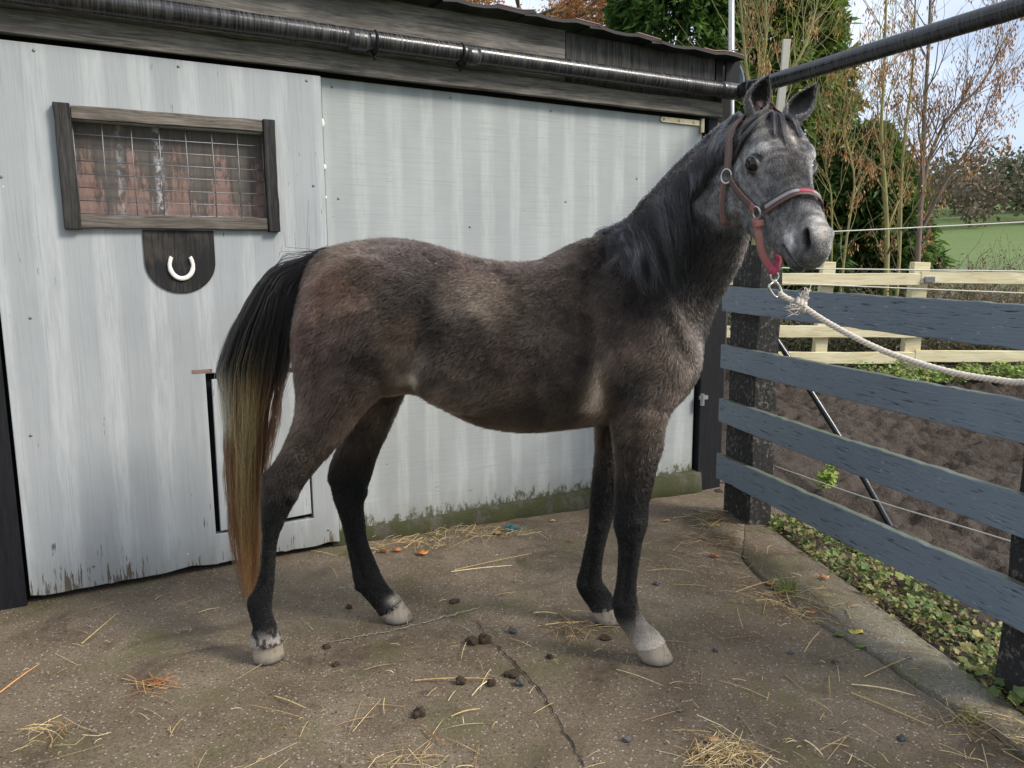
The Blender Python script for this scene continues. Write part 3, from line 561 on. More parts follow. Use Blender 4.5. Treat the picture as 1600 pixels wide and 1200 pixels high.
# ============================================================ pale timber fence across the paddock
m, nt, b = new_mat('new pale timber'); v = coords(nt); g = noise(nt, nd(nt, 'ShaderNodeMapping', {'Vector': v, 'Scale': (2.2, 26, 26)}).outputs[0], 1.0, 5, 0.7, 0.6)
c = ramp(nt, g, [(0.3, (0.5, 0.4, 0.22)), (0.5, (0.68, 0.6, 0.38)), (0.72, (0.78, 0.74, 0.56))]); setp(nt, b, base=c, rough=0.7, normal=bump(nt, g, 0.3, 0.01)); M['pale'] = m
WY = 9.5; wf = empty('paddock_fence', (4.5, WY, -0.05), 'pale unpainted three-rail timber fence on the far side of the mud', 'fence')
for zz in (1.215, 0.575, 0.25):
    for s0, s1, dz in ((1.2, 4.98, 0.0), (4.985, 9.6, -0.03)):
        MB().board((s0, WY - 0.05, zz + 0.012), (s1, WY - 0.05, zz + dz - 0.012), Z, 0.145, 0.04, 22, 0.003, seed=int(s0 + zz * 10)).build('rail', M['pale'], wf, bevel=0.006)
for xx, w, top, ln in ((2.55, .15, 1.36, 0.), (3.86, .155, 1.42, 0.03), (5.0, .2, 1.41, 0.02), (6.9, .16, 1.36, 0.), (8.6, .16, 1.38, 0.)):
    MB().board((xx - 0.05 * (xx in (3.86, 5.0)), WY + 0.045, -0.35), (xx + ln, WY + 0.045, top), X, w, 0.12, 10, 0.004, seed=int(xx * 10)).build('post', M['pale'], wf, bevel=0.01)
ins = MB().box((5.08, WY - 0.09, 1.20), X, Yv, Z, 0.06, 0.015, 0.035); ins.build('clip', M['wire'], wf, bevel=0.004)
for nm, pts, lb in (('fence_wire', [PY(1180, 366, 9.4), PY(1300, 362, 9.4), PY(1600, 347, 9.4), PY(1750, 338, 9.4)], 'highest of the three thin wires, strung above the pale timber fence'),
                ('fence_wire', [PY(1150, 417, 9.43), PY(1300, 420, 9.43), PY(1600, 424, 9.43), PY(1750, 427, 9.43)], 'thin white wire strung level with the top rail of the pale timber fence'),
                ('fence_wire', [PY(1150, 441, 9.4), PY(1230, 443, 9.4), PY(1450, 452, 9.4), PY(1600, 458, 9.4), PY(1750, 464, 9.4)], 'thin white wire strung just under the top rail of the pale timber fence')):
    tag(MB().tube(spline(pts, 30), 0.0085, 5).build(nm, M['string'], smooth=True), lb, 'wire', 'wires along the pale timber fence')
# ============================================================ trees and shrubs
M['leaf'] = attr_mat('leaf colour', 0.55, 0.35, 0.25, 30, 0.25)
def bark(name, lo, hi, moss=None):
    m, nt, b = new_mat(name); v = coords(nt); n1 = noise(nt, v, 14, 4); n2 = noise(nt, v, 3, 3); c = mixc(nt, n1, lo, hi)
    if moss: c = mixc(nt, ramp(nt, n2, [(0.35, 0.0), (0.6, 0.9)]), c, moss)
    setp(nt, b, base=c, rough=0.85, normal=bump(nt, n1, 0.5, 0.01)); return m
M['ash_bark'] = bark('yellow green ash bark', (0.16, 0.14, 0.07), (0.33, 0.29, 0.16), (0.26, 0.25, 0.08))
M['brown_bark'] = bark('brown twig bark', (0.1, 0.075, 0.06), (0.24, 0.19, 0.15))
M['dark_bark'] = bark('dark conifer bark', (0.04, 0.03, 0.025), (0.1, 0.075, 0.06))
def branch(mb, tips, p, d, L, r, lvl, R_, upw=0.25, kids=(3, 5), ang=(0.4, 0.85), k=5, shrink=0.6, wig=0.10):
    n = 6 if lvl > 0 else 4; pts = [p]; d = unit(d)
    for i in range(n):
        d = unit(d + R_.normal(0, wig, 3) + np.array([0, 0, upw * 0.35])); pts.append(pts[-1] + d * L / n)
    pts = np.array(pts); rad = np.linspace(r, max(r * 0.35, 0.0022), n + 1); mb.tube(pts, rad, k if r > 0.008 else 3, cap=r > 0.01)
    for q in range(len(pts)): 
        if lvl <= 1: tips.append((pts[q], d, lvl))
    if lvl == 0: return
    for _ in range(R_.integers(kids[0], kids[1] + 1)):
        t = R_.uniform(0.3, 1.0); i = min(int(t * n), n - 1); q = pts[i] + (pts[i + 1] - pts[i]) * (t * n - i)
        ax = unit(np.cross(d, R_.normal(0, 1, 3))); a = R_.uniform(*ang); dd = unit(pts[i + 1] - pts[i]) * math.cos(a) + ax * math.sin(a)
        branch(mb, tips, q, dd, L * shrink * R_.uniform(0.7, 1.1), max(rad[i] * 0.55, 0.003), lvl - 1, R_, upw, kids, ang, k, shrink, wig)
def leafquads(P, D, L, W, R_, cols, droop=0.0):
    """thin lens-shaped leaves: (n,4,3) quads at P along D"""
    n = len(P); D = D / (np.linalg.norm(D, axis=1, keepdims=True) + 1e-9); s = np.cross(D, R_.normal(0, 1, (n, 3))); s /= np.linalg.norm(s, axis=1, keepdims=True) + 1e-9
    L = np.broadcast_to(np.asarray(L, float), (n,))[:, None]; W = np.broadcast_to(np.asarray(W, float), (n,))[:, None]
    mid = P + D * L * 0.5 + np.array([0, 0, -droop]) * L; tip = P + D * L + np.array([0, 0, -droop * 2.2]) * L
    c = np.asarray(cols, float); ci = c[R_.integers(0, len(c), n)] * R_.uniform(0.7, 1.3, (n, 1))
    return np.stack([P, mid + s * W * 0.5, tip, mid - s * W * 0.5], 1), ci
def keys_on(tips, R_, share, per, cols, L=0.06, W=0.018, spread=0.075):
    """hanging bunches of brown winged seeds"""
    T = [t for t in tips if R_.random() < share]; P = []; D = []
    for p, d, l in T:
        n = R_.integers(*per); c = p + np.array([0, 0, -0.02]); P.append(c + R_.normal(0, spread * 0.5, (n, 3)) - np.array([0, 0, 1.0]) * R_.uniform(0, spread * 2.2, (n, 1))); D.append(R_.normal(0, 0.28, (n, 3)) + np.array([0, 0, -1]))
    P = np.concatenate(P); D = np.concatenate(D); return quads(*leafquads(P, D, R_.uniform(L * 0.7, L * 1.3, len(P)), W, R_, cols))
BROWN = [(0.45, 0.22, 0.095), (0.34, 0.16, 0.07), (0.52, 0.31, 0.15), (0.25, 0.12, 0.06)]
def ash(name, base, stems, seed, label, key_share, upw=0.3, lvl=2, barkm='ash_bark', kids=(4, 6)):
    R_ = np.random.default_rng(seed); t = empty(name, base, label, 'tree', 'bare ash trees behind the pale fence'); mb = MB(); tips = []
    for pts, r in stems:
        P = spline(pts, 16); rad = np.linspace(r, r * 0.3, 16); mb.tube(P, rad, 8)
        for i in range(3, 16):
            for _ in range(2 if i > 5 else 1):
                d = unit(np.gradient(P, axis=0)[i]); ax = unit(np.cross(d, R_.normal(0, 1, 3))); a = R_.uniform(0.35, 0.8)
                branch(mb, tips, P[i], d * math.cos(a) + ax * math.sin(a), R_.uniform(0.55, 1.15), rad[i] * 0.42, lvl - 1, R_, upw, kids)
    mb.build('trunk', M[barkm], t, smooth=True)
    if key_share: keys_on(tips, R_, key_share, (10, 24), BROWN).build('seed_bunches', M['leaf'], t, tint=True)
    return t
Ya = 11.0
ash('ash_tree', (5.35, Ya, 0), [([(5.36, Ya, -0.1), PY(1386, 400, Ya), PY(1383, 300, Ya), PY(1377, 207, Ya), PY(1382, 100, Ya), PY(1386, -60, Ya)], 0.042),
    ([(5.55, Ya + .2, -0.1), PY(1404, 420, Ya + .2), PY(1410, 250, Ya + .2), PY(1425, 120, Ya + .2), PY(1432, -40, Ya + .2)], 0.032)], 41,
    'bare ash with two yellow green stems and brown seed bunches, right of the muzzle', 0.11)
ash('ash_tree', (5.95, Ya + .4, 0), [([(5.98, Ya + .4, -0.1), PY(1434, 400, Ya + .4), PY(1441, 267, Ya + .4), PY(1444, 187, Ya + .4), PY(1452, 50, Ya + .4), PY(1455, -60, Ya + .4)], 0.05),
    ([PY(1438, 330, Ya + .4), PY(1450, 255, Ya + .4), PY(1480, 187, Ya + .4), PY(1535, 130, Ya + .4), PY(1570, 60, Ya + .4)], 0.034),
    ([PY(1436, 370, Ya + .4), PY(1475, 290, Ya + .4), PY(1520, 220, Ya + .4), PY(1548, 150, Ya + .4)], 0.026)], 42,
    'bare brown stemmed ash spreading towards the open sky at the right', 0.10, barkm='brown_bark')
ash('ash_tree', (3.1, 10.3, 0), [([(3.1, 10.3, -0.1), PY(1190, 250, 10.3), PY(1188, 130, 10.3), PY(1197, 50, 10.3), PY(1192, -80, 10.3)], 0.04),
    ([PY(1192, 260, 10.3), PY(1230, 130, 10.3), PY(1262, 60, 10.3), PY(1292, -60, 10.3)], 0.03), ([PY(1188, 260, 10.3), PY(1168, 120, 10.3), PY(1160, 40, 10.3), PY(1150, -80, 10.3)], 0.028)], 43,
    'yellow twigged ash rising behind the horse ears with pale brown seed bunches', 0.06, kids=(3, 4))
ash('ash_tree', (4.4, 10.6, 0), [([(4.45, 10.6, -0.1), PY(1322, 380, 10.6), PY(1335, 280, 10.6), PY(1318, 200, 10.6), PY(1330, 150, 10.6)], 0.02),
    ([(4.42, 10.6, -0.1), PY(1300, 330, 10.6), PY(1290, 260, 10.6), PY(1300, 190, 10.6)], 0.016)], 44, 'short twiggy ash sapling close beside the horse face, hung with brown seed bunches', 0.09, kids=(2, 4))
# conifers: sprays of scale leaves on a ragged cone
GREEN = [(0.06, 0.115, 0.028), (0.095, 0.16, 0.034), (0.045, 0.09, 0.024), (0.12, 0.19, 0.04)]  # greens lightened to stand for sunlight on the trees
def conifer(base, h, prof, nspray, seed, label, cols=GREEN, z0=0.3, sz=0.26):
    R_ = np.random.default_rng(seed); t = empty('conifer', base, label, 'tree', 'conifers behind the stable'); base = np.asarray(base, float)
    z = z0 + (h - z0) * R_.random(nspray) ** 1.05; f = R_.uniform(0, 2 * math.pi, nspray); rr = prof(z / h)
    clump = vnoise(f * 1.9 + seed, z * 1.3, 1.6, seed) * 0.5 + vnoise(f * 1.9, z, 4.5, seed + 1) * 0.3
    rad = rr * (0.55 + 0.75 * clump) * (1 - 0.35 * R_.random(nspray) ** 3)
    keep = R_.random(nspray) < 0.35 + 1.1 * clump; z, f, rad = z[keep], f[keep], rad[keep]; n = len(z)
    C_ = np.stack([base[0] + rad * np.cos(f), base[1] + rad * np.sin(f), z + base[2]], 1); out = np.stack([np.cos(f), np.sin(f), 0.25 + R_.normal(0, 0.35, n)], 1)
    V = []; T = []
    tone = np.asarray(cols)[R_.integers(0, len(cols), n)] * R_.uniform(0.65, 1.35, (n, 1))
    for k in range(6):
        d = out + R_.normal(0, 0.55, (n, 3)); q, c = leafquads(C_ + R_.normal(0, 0.05, (n, 3)), d, sz * R_.uniform(0.5, 1.1, n), sz * 0.26, R_, [(1, 1, 1)], 0.12); V.append(q); T.append(tone * c ** 0.5)
    quads(np.concatenate(V), np.concatenate(T)).build('crown', M['leaf'], t, tint=True)
    MB().tube([base - [0, 0, .2], base + [0.05, 0, h * 0.5], base + [0, 0, h * 0.95]], [0.18, 0.1, 0.02], 8).build('trunk', M['dark_bark'], t, smooth=True); return t
conifer((2.95, 14.2, 0), 9.5, lambda k: 1.75 * np.clip(1 - k, 0, 1) ** 0.45, 11000, 51, 'dark green conifer directly behind the right end of the stable roof', [(c[0] * 1.0, c[1] * 1.05, c[2] * 1.1) for c in GREEN])
conifer((4.75, 14.6, 0), 9.0, lambda k: 2.2 * np.clip(1 - k, 0, 1) ** 0.62, 12500, 52, 'tall green conifer behind the horse ears, sunlit look in its leaf colours', [(c[0] * 1.6, c[1] * 1.4, c[2] * 1.1) for c in GREEN])  # lit yellow-green put into this crown's leaf colours
conifer((5.9, 13.2, 0), 3.6, lambda k: 1.5 * np.clip(1 - k, 0, 1) ** 0.5, 5200, 53, 'low dark green conifer filling in behind the ash stems', z0=0.0)
conifer((4.0, 12.4, 0), 2.6, lambda k: 1.5 * np.clip(1 - k, 0, 1) ** 0.4, 4200, 54, 'low dark evergreen under the tall conifer, behind the horse muzzle', z0=0.0)
# brambles and thin scrub along the far fence
def scrub(base, rx, ry, h, n, seed, label, cols, leafn, bm='brown_bark'):
    R_ = np.random.default_rng(seed); t = empty('scrub_bush', base, label, 'bush', 'scrub along the pale fence'); mb = MB(); base = np.asarray(base, float); tips = []
    for _ in range(n):
        p = base + [R_.normal(0, rx * 0.5), R_.normal(0, ry * 0.4), -0.1]; d = np.array([R_.normal(0, 0.55), R_.normal(0, 0.4), 1.0])
        L = h * R_.uniform(0.5, 1.1); k = 7; pts = [p]; d = unit(d)
        for i in range(k): d = unit(d + R_.normal(0, 0.16, 3) - np.array([0, 0, 0.07 * i * R_.random()])); pts.append(pts[-1] + d * L / k)
        mb.tube(pts, np.linspace(0.009, 0.003, k + 1) * R_.uniform(0.6, 1.3), 3, cap=False); tips += [(q, d, 0) for q in pts[2:]]
        for _ in range(3):
            i = R_.integers(2, k); e = unit(d + R_.normal(0, 0.7, 3)); q = [pts[i] + e * s for s in np.linspace(0, L * 0.35, 4)]; q[2] = q[2] + R_.normal(0, .02, 3); mb.tube(q, np.linspace(0.004, 0.002, 4), 3, cap=False); tips += [(x, e, 0) for x in q[1:]]
    mb.build('stems', M[bm], t)
    P = np.array([tips[i][0] for i in R_.integers(0, len(tips), leafn)]) + R_.normal(0, 0.03, (leafn, 3))
    quads(*leafquads(P, R_.normal(0, 1, (leafn, 3)) + [0, 0, -0.4], R_.uniform(0.03, 0.07, leafn), 0.03, R_, cols)).build('leaves', M['leaf'], t, tint=True); return t
OLIVE = [(0.15, 0.14, 0.045), (0.22, 0.18, 0.07), (0.26, 0.16, 0.08), (0.12, 0.13, 0.04)]; DKG = [(0.04, 0.075, 0.02), (0.07, 0.11, 0.03), (0.05, 0.07, 0.028)]
scrub((6.9, 11.6, 0), 0.9, 0.6, 1.55, 230, 61, 'olive brown thicket of bare twigs at the right end of the pale fence', OLIVE, 2600)
scrub((7.9, 12.6, 0.1), 0.8, 0.8, 1.7, 120, 62, 'pale straggly bush with long arching stems furthest to the right', OLIVE, 1800)
scrub((5.9, 11.9, 0), 0.8, 0.5, 1.7, 220, 63, 'brown twiggy scrub behind the middle post of the pale fence', OLIVE + BROWN[:1], 2200)
scrub((5.0, 10.7, 0), 0.7, 0.4, 1.15, 170, 64, 'dark green bramble behind the pale rails near the horse muzzle', DKG, 3800)
scrub((3.9, 10.6, 0), 0.8, 0.4, 1.3, 170, 65, 'dark green bramble behind the first pale post, below the horse chin', DKG, 4200)
scrub((6.5, 10.5, 0), 0.9, 0.35, 0.85, 190, 66, 'low brown and green bramble under the right end of the pale rails', OLIVE + DKG, 3200)
scrub((2.5, 10.7, 0), 0.8, 0.4, 1.6, 150, 67, 'dark bramble showing between the sleeper post and the first pale post', DKG, 4200)
scrub((9.6, 15.5, 0.2), 1.6, 1.2, 1.5, 170, 68, 'larger brown scrub bush standing in the field beyond the others', OLIVE, 2500)
# autumn tree whose lowest twigs show above the roof
R_ = np.random.default_rng(71); at = empty('autumn_tree', (0.2, 17, 0), 'tree with orange autumn leaves showing above the stable roof', 'tree'); mb = MB(); tips = []
mb.tube([(0.2, 17, -0.2), (0.25, 17, 3), (0.3, 17, 6.2)], [0.2, 0.16, 0.1], 10)
for i in range(26):
    a = R_.uniform(0, 2 * math.pi); branch(mb, tips, np.array([0.27, 17, R_.uniform(4.2, 6.6)]), np.array([math.cos(a) * 1.3, math.sin(a) * 0.8, 0.35]), R_.uniform(1.6, 2.6), 0.045, 2, R_, 0.12, (4, 6))
mb.build('trunk', M['brown_bark'], at, smooth=True)
P = np.array([t[0] for t in tips]); P = P[R_.integers(0, len(P), 15000)] + R_.normal(0, 0.09, (15000, 3))
quads(*leafquads(P, R_.normal(0, 1, (15000, 3)) - [0, 0, .5], R_.uniform(0.05, 0.11, 15000), 0.06, R_, [(0.5, 0.22, 0.07), (0.42, 0.16, 0.06), (0.55, 0.32, 0.14)])).build('crown', M['leaf'], at, tint=True)
R_ = np.random.default_rng(72); bt = empty('birch_tree', (2.0, 19, 0), 'thin bare tree with drooping pale twigs left of the dark conifer', 'tree'); mb = MB(); tips = []
mb.tube([(2.0, 19, -0.2), (2.0, 19, 4), (2.1, 19, 9)], [0.13, 0.1, 0.05], 8)
for i in range(22):
    a = R_.uniform(0, 6.28); branch(mb, tips, np.array([2.05, 19, R_.uniform(5, 8.8)]), np.array([math.cos(a) * 1.2, math.sin(a) * 0.7, 0.5]), R_.uniform(1.2, 2.0), 0.022, 2, R_, -0.75, (3, 5), (0.3, 0.7))
mb.build('trunk', M['brown_bark'], bt, smooth=True)
# pale weathered stake standing behind the pipe
tag(MB().board((2.74, 8.6, -0.2), PY(1229, 62, 8.6), X, 0.075, 0.05, 12, 0.004, seed=9).build('stake', plain('pale weathered stake wood', (0.42, 0.4, 0.36), 0.85, stretch=(20, 20, 2)), bevel=0.004), 'pale weathered wooden stake standing behind the drain pipe between the horse ears', 'stake')
# far wood on the hill
R_ = np.random.default_rng(81); V = []; T = []
for i in range(130):
    y = R_.uniform(70, 125); x = R_.uniform(28, 120) * y / 95; h = R_.uniform(3.5, 7.5); z = float(hill_z(x, y)); n = 330; tone = [(0.06, 0.085, 0.04), (0.12, 0.10, 0.06), (0.08, 0.10, 0.045), (0.14, 0.11, 0.075)][R_.integers(4)]
    u_ = R_.normal(0, 1, (n, 3)); u_ /= np.linalg.norm(u_, axis=1, keepdims=True); P = np.array([x, y, z + h * 0.52]) + u_ * np.array([h * 0.42, h * 0.42, h * 0.5]) * R_.uniform(0.5, 1, (n, 1))
    q_, c_ = leafquads(P, R_.normal(0, 1, (n, 3)) + u_, R_.uniform(0.3, 0.75, n), 0.35, R_, [tone]); V.append(q_); T.append(c_)
fw = quads(np.concatenate(V), np.concatenate(T)).build('far_wood', M['leaf'], tint=True); tag(fw, 'dark wooded ridge on the hill beyond the field', 'wood', kind='stuff')
# ============================================================ plants, straw and litter on the ground
R_ = np.random.default_rng(101)
def ivy_patch(name, pts, n, size, cols, seed, label, h=0.10, lobed=True):
    """a bed of small lobed leaves on short stalks"""
    R_ = np.random.default_rng(seed); P = np.asarray(pts)[R_.integers(0, len(pts), n)].astype(float); P[:, :2] += R_.normal(0, 0.03, (n, 2))
    hh = h * (0.15 + vnoise(P[:, 0], P[:, 1], 6, seed)) * R_.uniform(0.2, 1.0, n); P[:, 2] += hh
    mb = MB(); ang = np.array([0, .5, 1.0, 1.45, 2.1, 2.75, 3.5, 4.2, 4.85, 5.3, 5.8]) if lobed else np.linspace(0, 6.28, 7)[:-1]
    rr = np.array([1, .72, .95, .6, .8, .45, .45, .8, .6, .95, .72]) if lobed else np.array([1, .6, .55, .7, .55, .6])
    V = []; Fc = []; T = []; k = len(ang)
    for i in range(n):
        s = size * R_.uniform(0.5, 1.25); nz = unit(np.array([R_.normal(-.1, 0.5), R_.normal(-.25, 0.5), 1.0])); a = unit(np.cross(nz, R_.normal(0, 1, 3))); b_ = np.cross(nz, a)
        c = np.asarray(cols[R_.integers(len(cols))]) * R_.uniform(0.65, 1.35)
        V.append(P[i] + s * (np.cos(ang)[:, None] * rr[:, None] * a + np.sin(ang)[:, None] * rr[:, None] * b_) + nz * (s * 0.15 * np.cos(ang * 2))[:, None])
        Fc.append(tuple(range(i * k, i * k + k))); T.append(np.tile([*c, 1], (k, 1)))
    mb.v = V; mb.f = Fc; mb.t = T; mb.n = n * k; o = mb.build(name, M['leaf'], tint=True); tag(o, label, 'ground cover', kind='stuff'); return o
bed = []
for _ in range(5000):
    y = R_.uniform(1.9, 4.15); x = float(kerb_x(np.array([y]))[0]) + abs(R_.normal(0, 0.2)) + 0.0
    if R_.random() < float(vnoise(x, y, 2.6, 60)) ** 1.2 * 1.9: bed.append((x, y, -0.05))
IVY = [(0.12, 0.18, 0.045), (0.08, 0.13, 0.035), (0.18, 0.22, 0.06), (0.24, 0.22, 0.08), (0.2, 0.14, 0.07), (0.28, 0.22, 0.12)]
ivy_patch('ground_ivy', bed, 2300, 0.0145, IVY, 102, 'low green weeds and ivy growing along the concrete edge under the blue rails')
ivy_patch('ivy_runner', bed[::3], 420, 0.027, IVY[:4], 110, 'larger green ivy leaves scattered through the weeds beside the concrete edging', 0.13)
cl = []
for cx, cy, r, n in ((4.95, 9.1, .45, 600), (5.75, 9.15, .4, 420), (6.5, 9.1, .5, 420), (4.3, 9.2, .3, 150), (7.4, 9.0, .5, 260), (3.6, 9.2, .4, 120)):
    for _ in range(n): cl.append((cx + R_.normal(0, r * .6), cy + R_.normal(0, 0.12), -0.01))
ivy_patch('nettle_weeds', cl, 2600, 0.034, [(0.16, 0.27, 0.04), (0.24, 0.36, 0.07), (0.12, 0.2, 0.04), (0.22, 0.2, 0.08)], 103, 'bright green weeds at the foot of the pale fence', 0.26, False)
pl = ivy_patch('weed_seedling', [tuple(G(1292, 768, -0.02)) for _ in range(6)], 60, 0.028, [(0.25, 0.32, 0.05), (0.16, 0.25, 0.04)], 104, 'single bright green weed growing in the mud behind the blue rails', 0.16)
del pl['kind']; pl['category'] = 'weed'
# dry grass among the weeds by the edging
mb = MB(); R_ = np.random.default_rng(109); DRY = [(0.3, 0.25, 0.13), (0.22, 0.2, 0.08), (0.14, 0.17, 0.05), (0.4, 0.33, 0.19), (0.17, 0.11, 0.06)]
for _ in range(2600):
    y = R_.uniform(1.9, 4.3); x = float(kerb_x(np.array([y]))[0]) + abs(R_.normal(0, 0.22)) + .005
    if R_.random() > .25 + float(vnoise(x, y, 2.2, 63)): continue
    p = np.array([x, y, -.06]); d = np.array([R_.normal(0, .8), R_.normal(0, .8), R_.uniform(.2, 1.1)]); L = R_.uniform(.03, .11); w = unit(np.cross(d, R_.normal(0, 1, 3))) * R_.uniform(.0008, .002); q = p + unit(d) * L * .6; e = q + unit(d * [1, 1, .1]) * L * .6
    mb.add([p - w, p + w, q + w * .8, e, q - w * .8], [(0, 1, 2, 4), (4, 2, 3)], np.asarray(DRY[R_.integers(len(DRY))]) * R_.uniform(.7, 1.3))
tag(mb.build('dry_grass', M['leaf'], tint=True), 'thin dry and green grass blades among the weeds beside the concrete edging', 'grass', kind='stuff')
# straw: long bent stalks
STRAW = [(0.46, 0.34, 0.15), (0.55, 0.43, 0.22), (0.34, 0.23, 0.1), (0.62, 0.52, 0.3), (0.28, 0.17, 0.08)]
M['straw'] = attr_mat('dry straw', 0.6, 0.35, 0.3, 80)
def stalk(mb, x, y, a, L, r, R_, lift=0.0, bend=None, col=None, arch=0.004):
    n = 5; bend = R_.normal(0, 0.18) if bend is None else bend; pts = []; p = np.array([x, y]); c = STRAW[R_.integers(len(STRAW))] if col is None else col
    for i in range(n + 1):
        t = i / n; pts.append([p[0], p[1], float(gz(p[0], p[1])) + 0.004 + r + lift * t + arch * math.sin(math.pi * t)]); p = p + L / n * np.array([math.cos(a), math.sin(a)]); a += bend / n
    mb.tube(pts, [r, r, r, r * .9, r * .8, r * .5], 4, tint=np.asarray(c) * R_.uniform(0.75, 1.2))
mb = MB(); R_ = np.random.default_rng(105)
def in_yard(x, y): return x < float(crack_x(np.array([y]))[0]) + 0.35 and (y - WA[1]) * WN[1] + (x - WA[0]) * WN[0] < -0.06
cnt = 0
while cnt < 380:
    if cnt < 250: u, v = R_.uniform(-60, 1560), 780 + 460 * R_.random() ** 0.8
    else:
        i = R_.integers(0, 8); cu, cv, su, sv = [(700, 835, 110, 14), (1250, 960, 90, 40), (1110, 820, 40, 40), (1380, 1040, 110, 50), (1000, 1120, 220, 60), (900, 870, 160, 50), (1130, 880, 100, 60), (1540, 1140, 60, 40)][i]; u, v = R_.normal(cu, su), R_.normal(cv, sv)
    if v < 730 or v > 1300: continue
    p = G(u, v)
    if not in_yard(p[0], p[1]): continue
    L = R_.uniform(0.015, 0.055) if R_.random() < 0.62 else R_.uniform(0.06, 0.2)
    stalk(mb, p[0], p[1], R_.uniform(0, 6.28), L, R_.uniform(0.0006, 0.0013), R_, R_.uniform(0, 0.008)); cnt += 1
tag(mb.build('straw_litter', M['straw'], tint=True), 'loose scraps of straw and hay scattered over the yard', 'straw', kind='stuff')
def straw_at(u0, v0, u1, v1, label, r=0.0023, bend=0.1, col=None):
    p, q = G(u0, v0), G(u1, v1); mb = MB(); R_ = np.random.default_rng(int(u0 * 7 + v0)); stalk(mb, p[0], p[1], math.atan2(q[1] - p[1], q[0] - p[0]) - bend / 2, np.linalg.norm(q - p), r, R_, 0.004, bend, col or STRAW[R_.integers(4)], 0.006)
    tag(mb.build('straw_stalk', M['straw'], tint=True), label, 'straw', 'long straw stalks lying on the yard')
for a in [(648, 1066, 766, 1065, 'long straight straw stalk lying beside the dark round dropping in the middle of the yard', .0026, 0), (765, 1065, 738, 1092, 'short straw stalk angled off the end of the long straight one', .0026, .1),
          (833, 960, 872, 963, 'thick pale straw stalk left of the front hooves', .003, .05), (872, 958, 928, 998, 'straw stalk slanting towards the near front hoof', .0026, .3), (840, 980, 915, 975, 'thin straw stalk lying flat left of the far front hoof', .002, .1),
          (710, 890, 830, 862, 'long straw stalk slanting on the dark concrete between the legs', .002, .2), (705, 893, 800, 883, 'long straw stalk nearly level between the hind and front legs', .002, .15),
          (128, 1008, 184, 960, 'straw stalk slanting up on the bare yard in front of the left door', .0024, .2), (0, 1085, 60, 1042, 'orange straw stalk at the left edge of the yard', .0028, .2, (0.45, 0.22, 0.08)),
          (1010, 893, 1060, 892, 'straw stalk lying level right of the near front leg', .0022, .1), (1180, 930, 1260, 965, 'long straw stalk by the tuft of grass on the edging', .0022, .3), (1150, 927, 1245, 905, 'straw stalk left of the grass tuft on the edging', .002, -.2),
          (1330, 1085, 1460, 1140, 'long straw stalk running down from the broken crack in the edging', .0022, .2), (1330, 1072, 1430, 1092, 'straw stalk lying across the broken crack in the edging', .0024, -.1), (1350, 1060, 1420, 1030, 'straw stalk sticking out over the edging crack', .0022, .1),
          (1265, 1095, 1300, 1118, 'short straw stalk on the grey yard in front of the edging', .0024, 0), (1295, 1060, 1297, 1095, 'short upright looking straw stalk near the edging crack', .0024, .05), (1258, 1160, 1285, 1185, 'short straw stalk beside the straw heap at the bottom of the yard', .0026, 0),
          (1280, 1175, 1330, 1150, 'straw stalk right of the straw heap at the bottom of the yard', .0022, .2), (1325, 952, 1345, 950, 'stub of straw lying on the pale edging', .0026, 0), (1322, 956, 1330, 972, 'second stub of straw on the pale edging, across the first', .0026, 0),
          (660, 1140, 700, 1170, 'reddish straw stalk left of the yard crack at the bottom', .0026, .2, (0.3, 0.13, 0.06)), (705, 1122, 750, 1112, 'pale straw stalk in the open middle of the yard below the droppings', .0022, 0), (430, 1090, 480, 1110, 'straw stalk in front of the near hind hoof', .002, .2)]: straw_at(*a)
def heap(u, v, n, sx, sy, hgt, label, seed, cols=None, short=1.0):
    R_ = np.random.default_rng(seed); c = G(u, v); mb = MB()
    for _ in range(n):
        x, y = c[0] + R_.normal(0, sx), c[1] + R_.normal(0, sy); k = math.exp(-((x - c[0]) ** 2 / (2 * sx * sx) + (y - c[1]) ** 2 / (2 * sy * sy))); L = R_.uniform(0.04, 0.17) * short; a = R_.uniform(0, 6.28); z = float(gz(x, y)) + 0.006 + hgt * k * R_.random()
        d = np.array([math.cos(a), math.sin(a), R_.normal(0, 0.12)]); p = np.array([x, y, z]) - d * L / 2; p[2] = max(p[2], float(gz(x, y)) + 0.005); q = p + d * L + R_.normal(0, 0.006, 3); q[2] = max(q[2], float(gz(x, y)) + 0.005); m_ = (p + q) / 2 + R_.normal(0, 0.008, 3) + [0, 0, 0.006]; m_[2] = max(m_[2], float(gz(x, y)) + 0.006)
        cc = (cols or STRAW)[R_.integers(len(cols or STRAW))]; mb.tube([p, m_, q], R_.uniform(0.0006, 0.0014), 4, tint=np.asarray(cc) * R_.uniform(0.7, 1.2))
    tag(mb.build('straw_heap', M['straw'], tint=True), label, 'straw', 'small heaps of straw on the yard')
DARKS = [(0.12, 0.07, 0.04), (0.3, 0.2, 0.1), (0.08, 0.05, 0.03), (0.42, 0.3, 0.14)]
heap(1135, 1185, 150, .05, .04, .03, 'thick golden straw heap at the very bottom of the yard, right of the crack', 201)
heap(1555, 1140, 60, .10, .07, .03, 'loose spread of straw in the bottom right corner by the near post', 202)
heap(895, 985, 40, .06, .05, .015, 'small brown heap of hay left of the near front hoof', 203, DARKS)
heap(640, 850, 70, .14, .05, .02, 'straw and dark leaf litter against the base of the wall behind the far hind leg', 204, DARKS + STRAW[:2])
heap(745, 830, 60, .16, .04, .02, 'thin line of straw along the mossy base of the wall', 205)
heap(1120, 855, 110, .1, .13, .03, 'dark brown hay drift in the far corner beside the sleeper post', 206, DARKS)
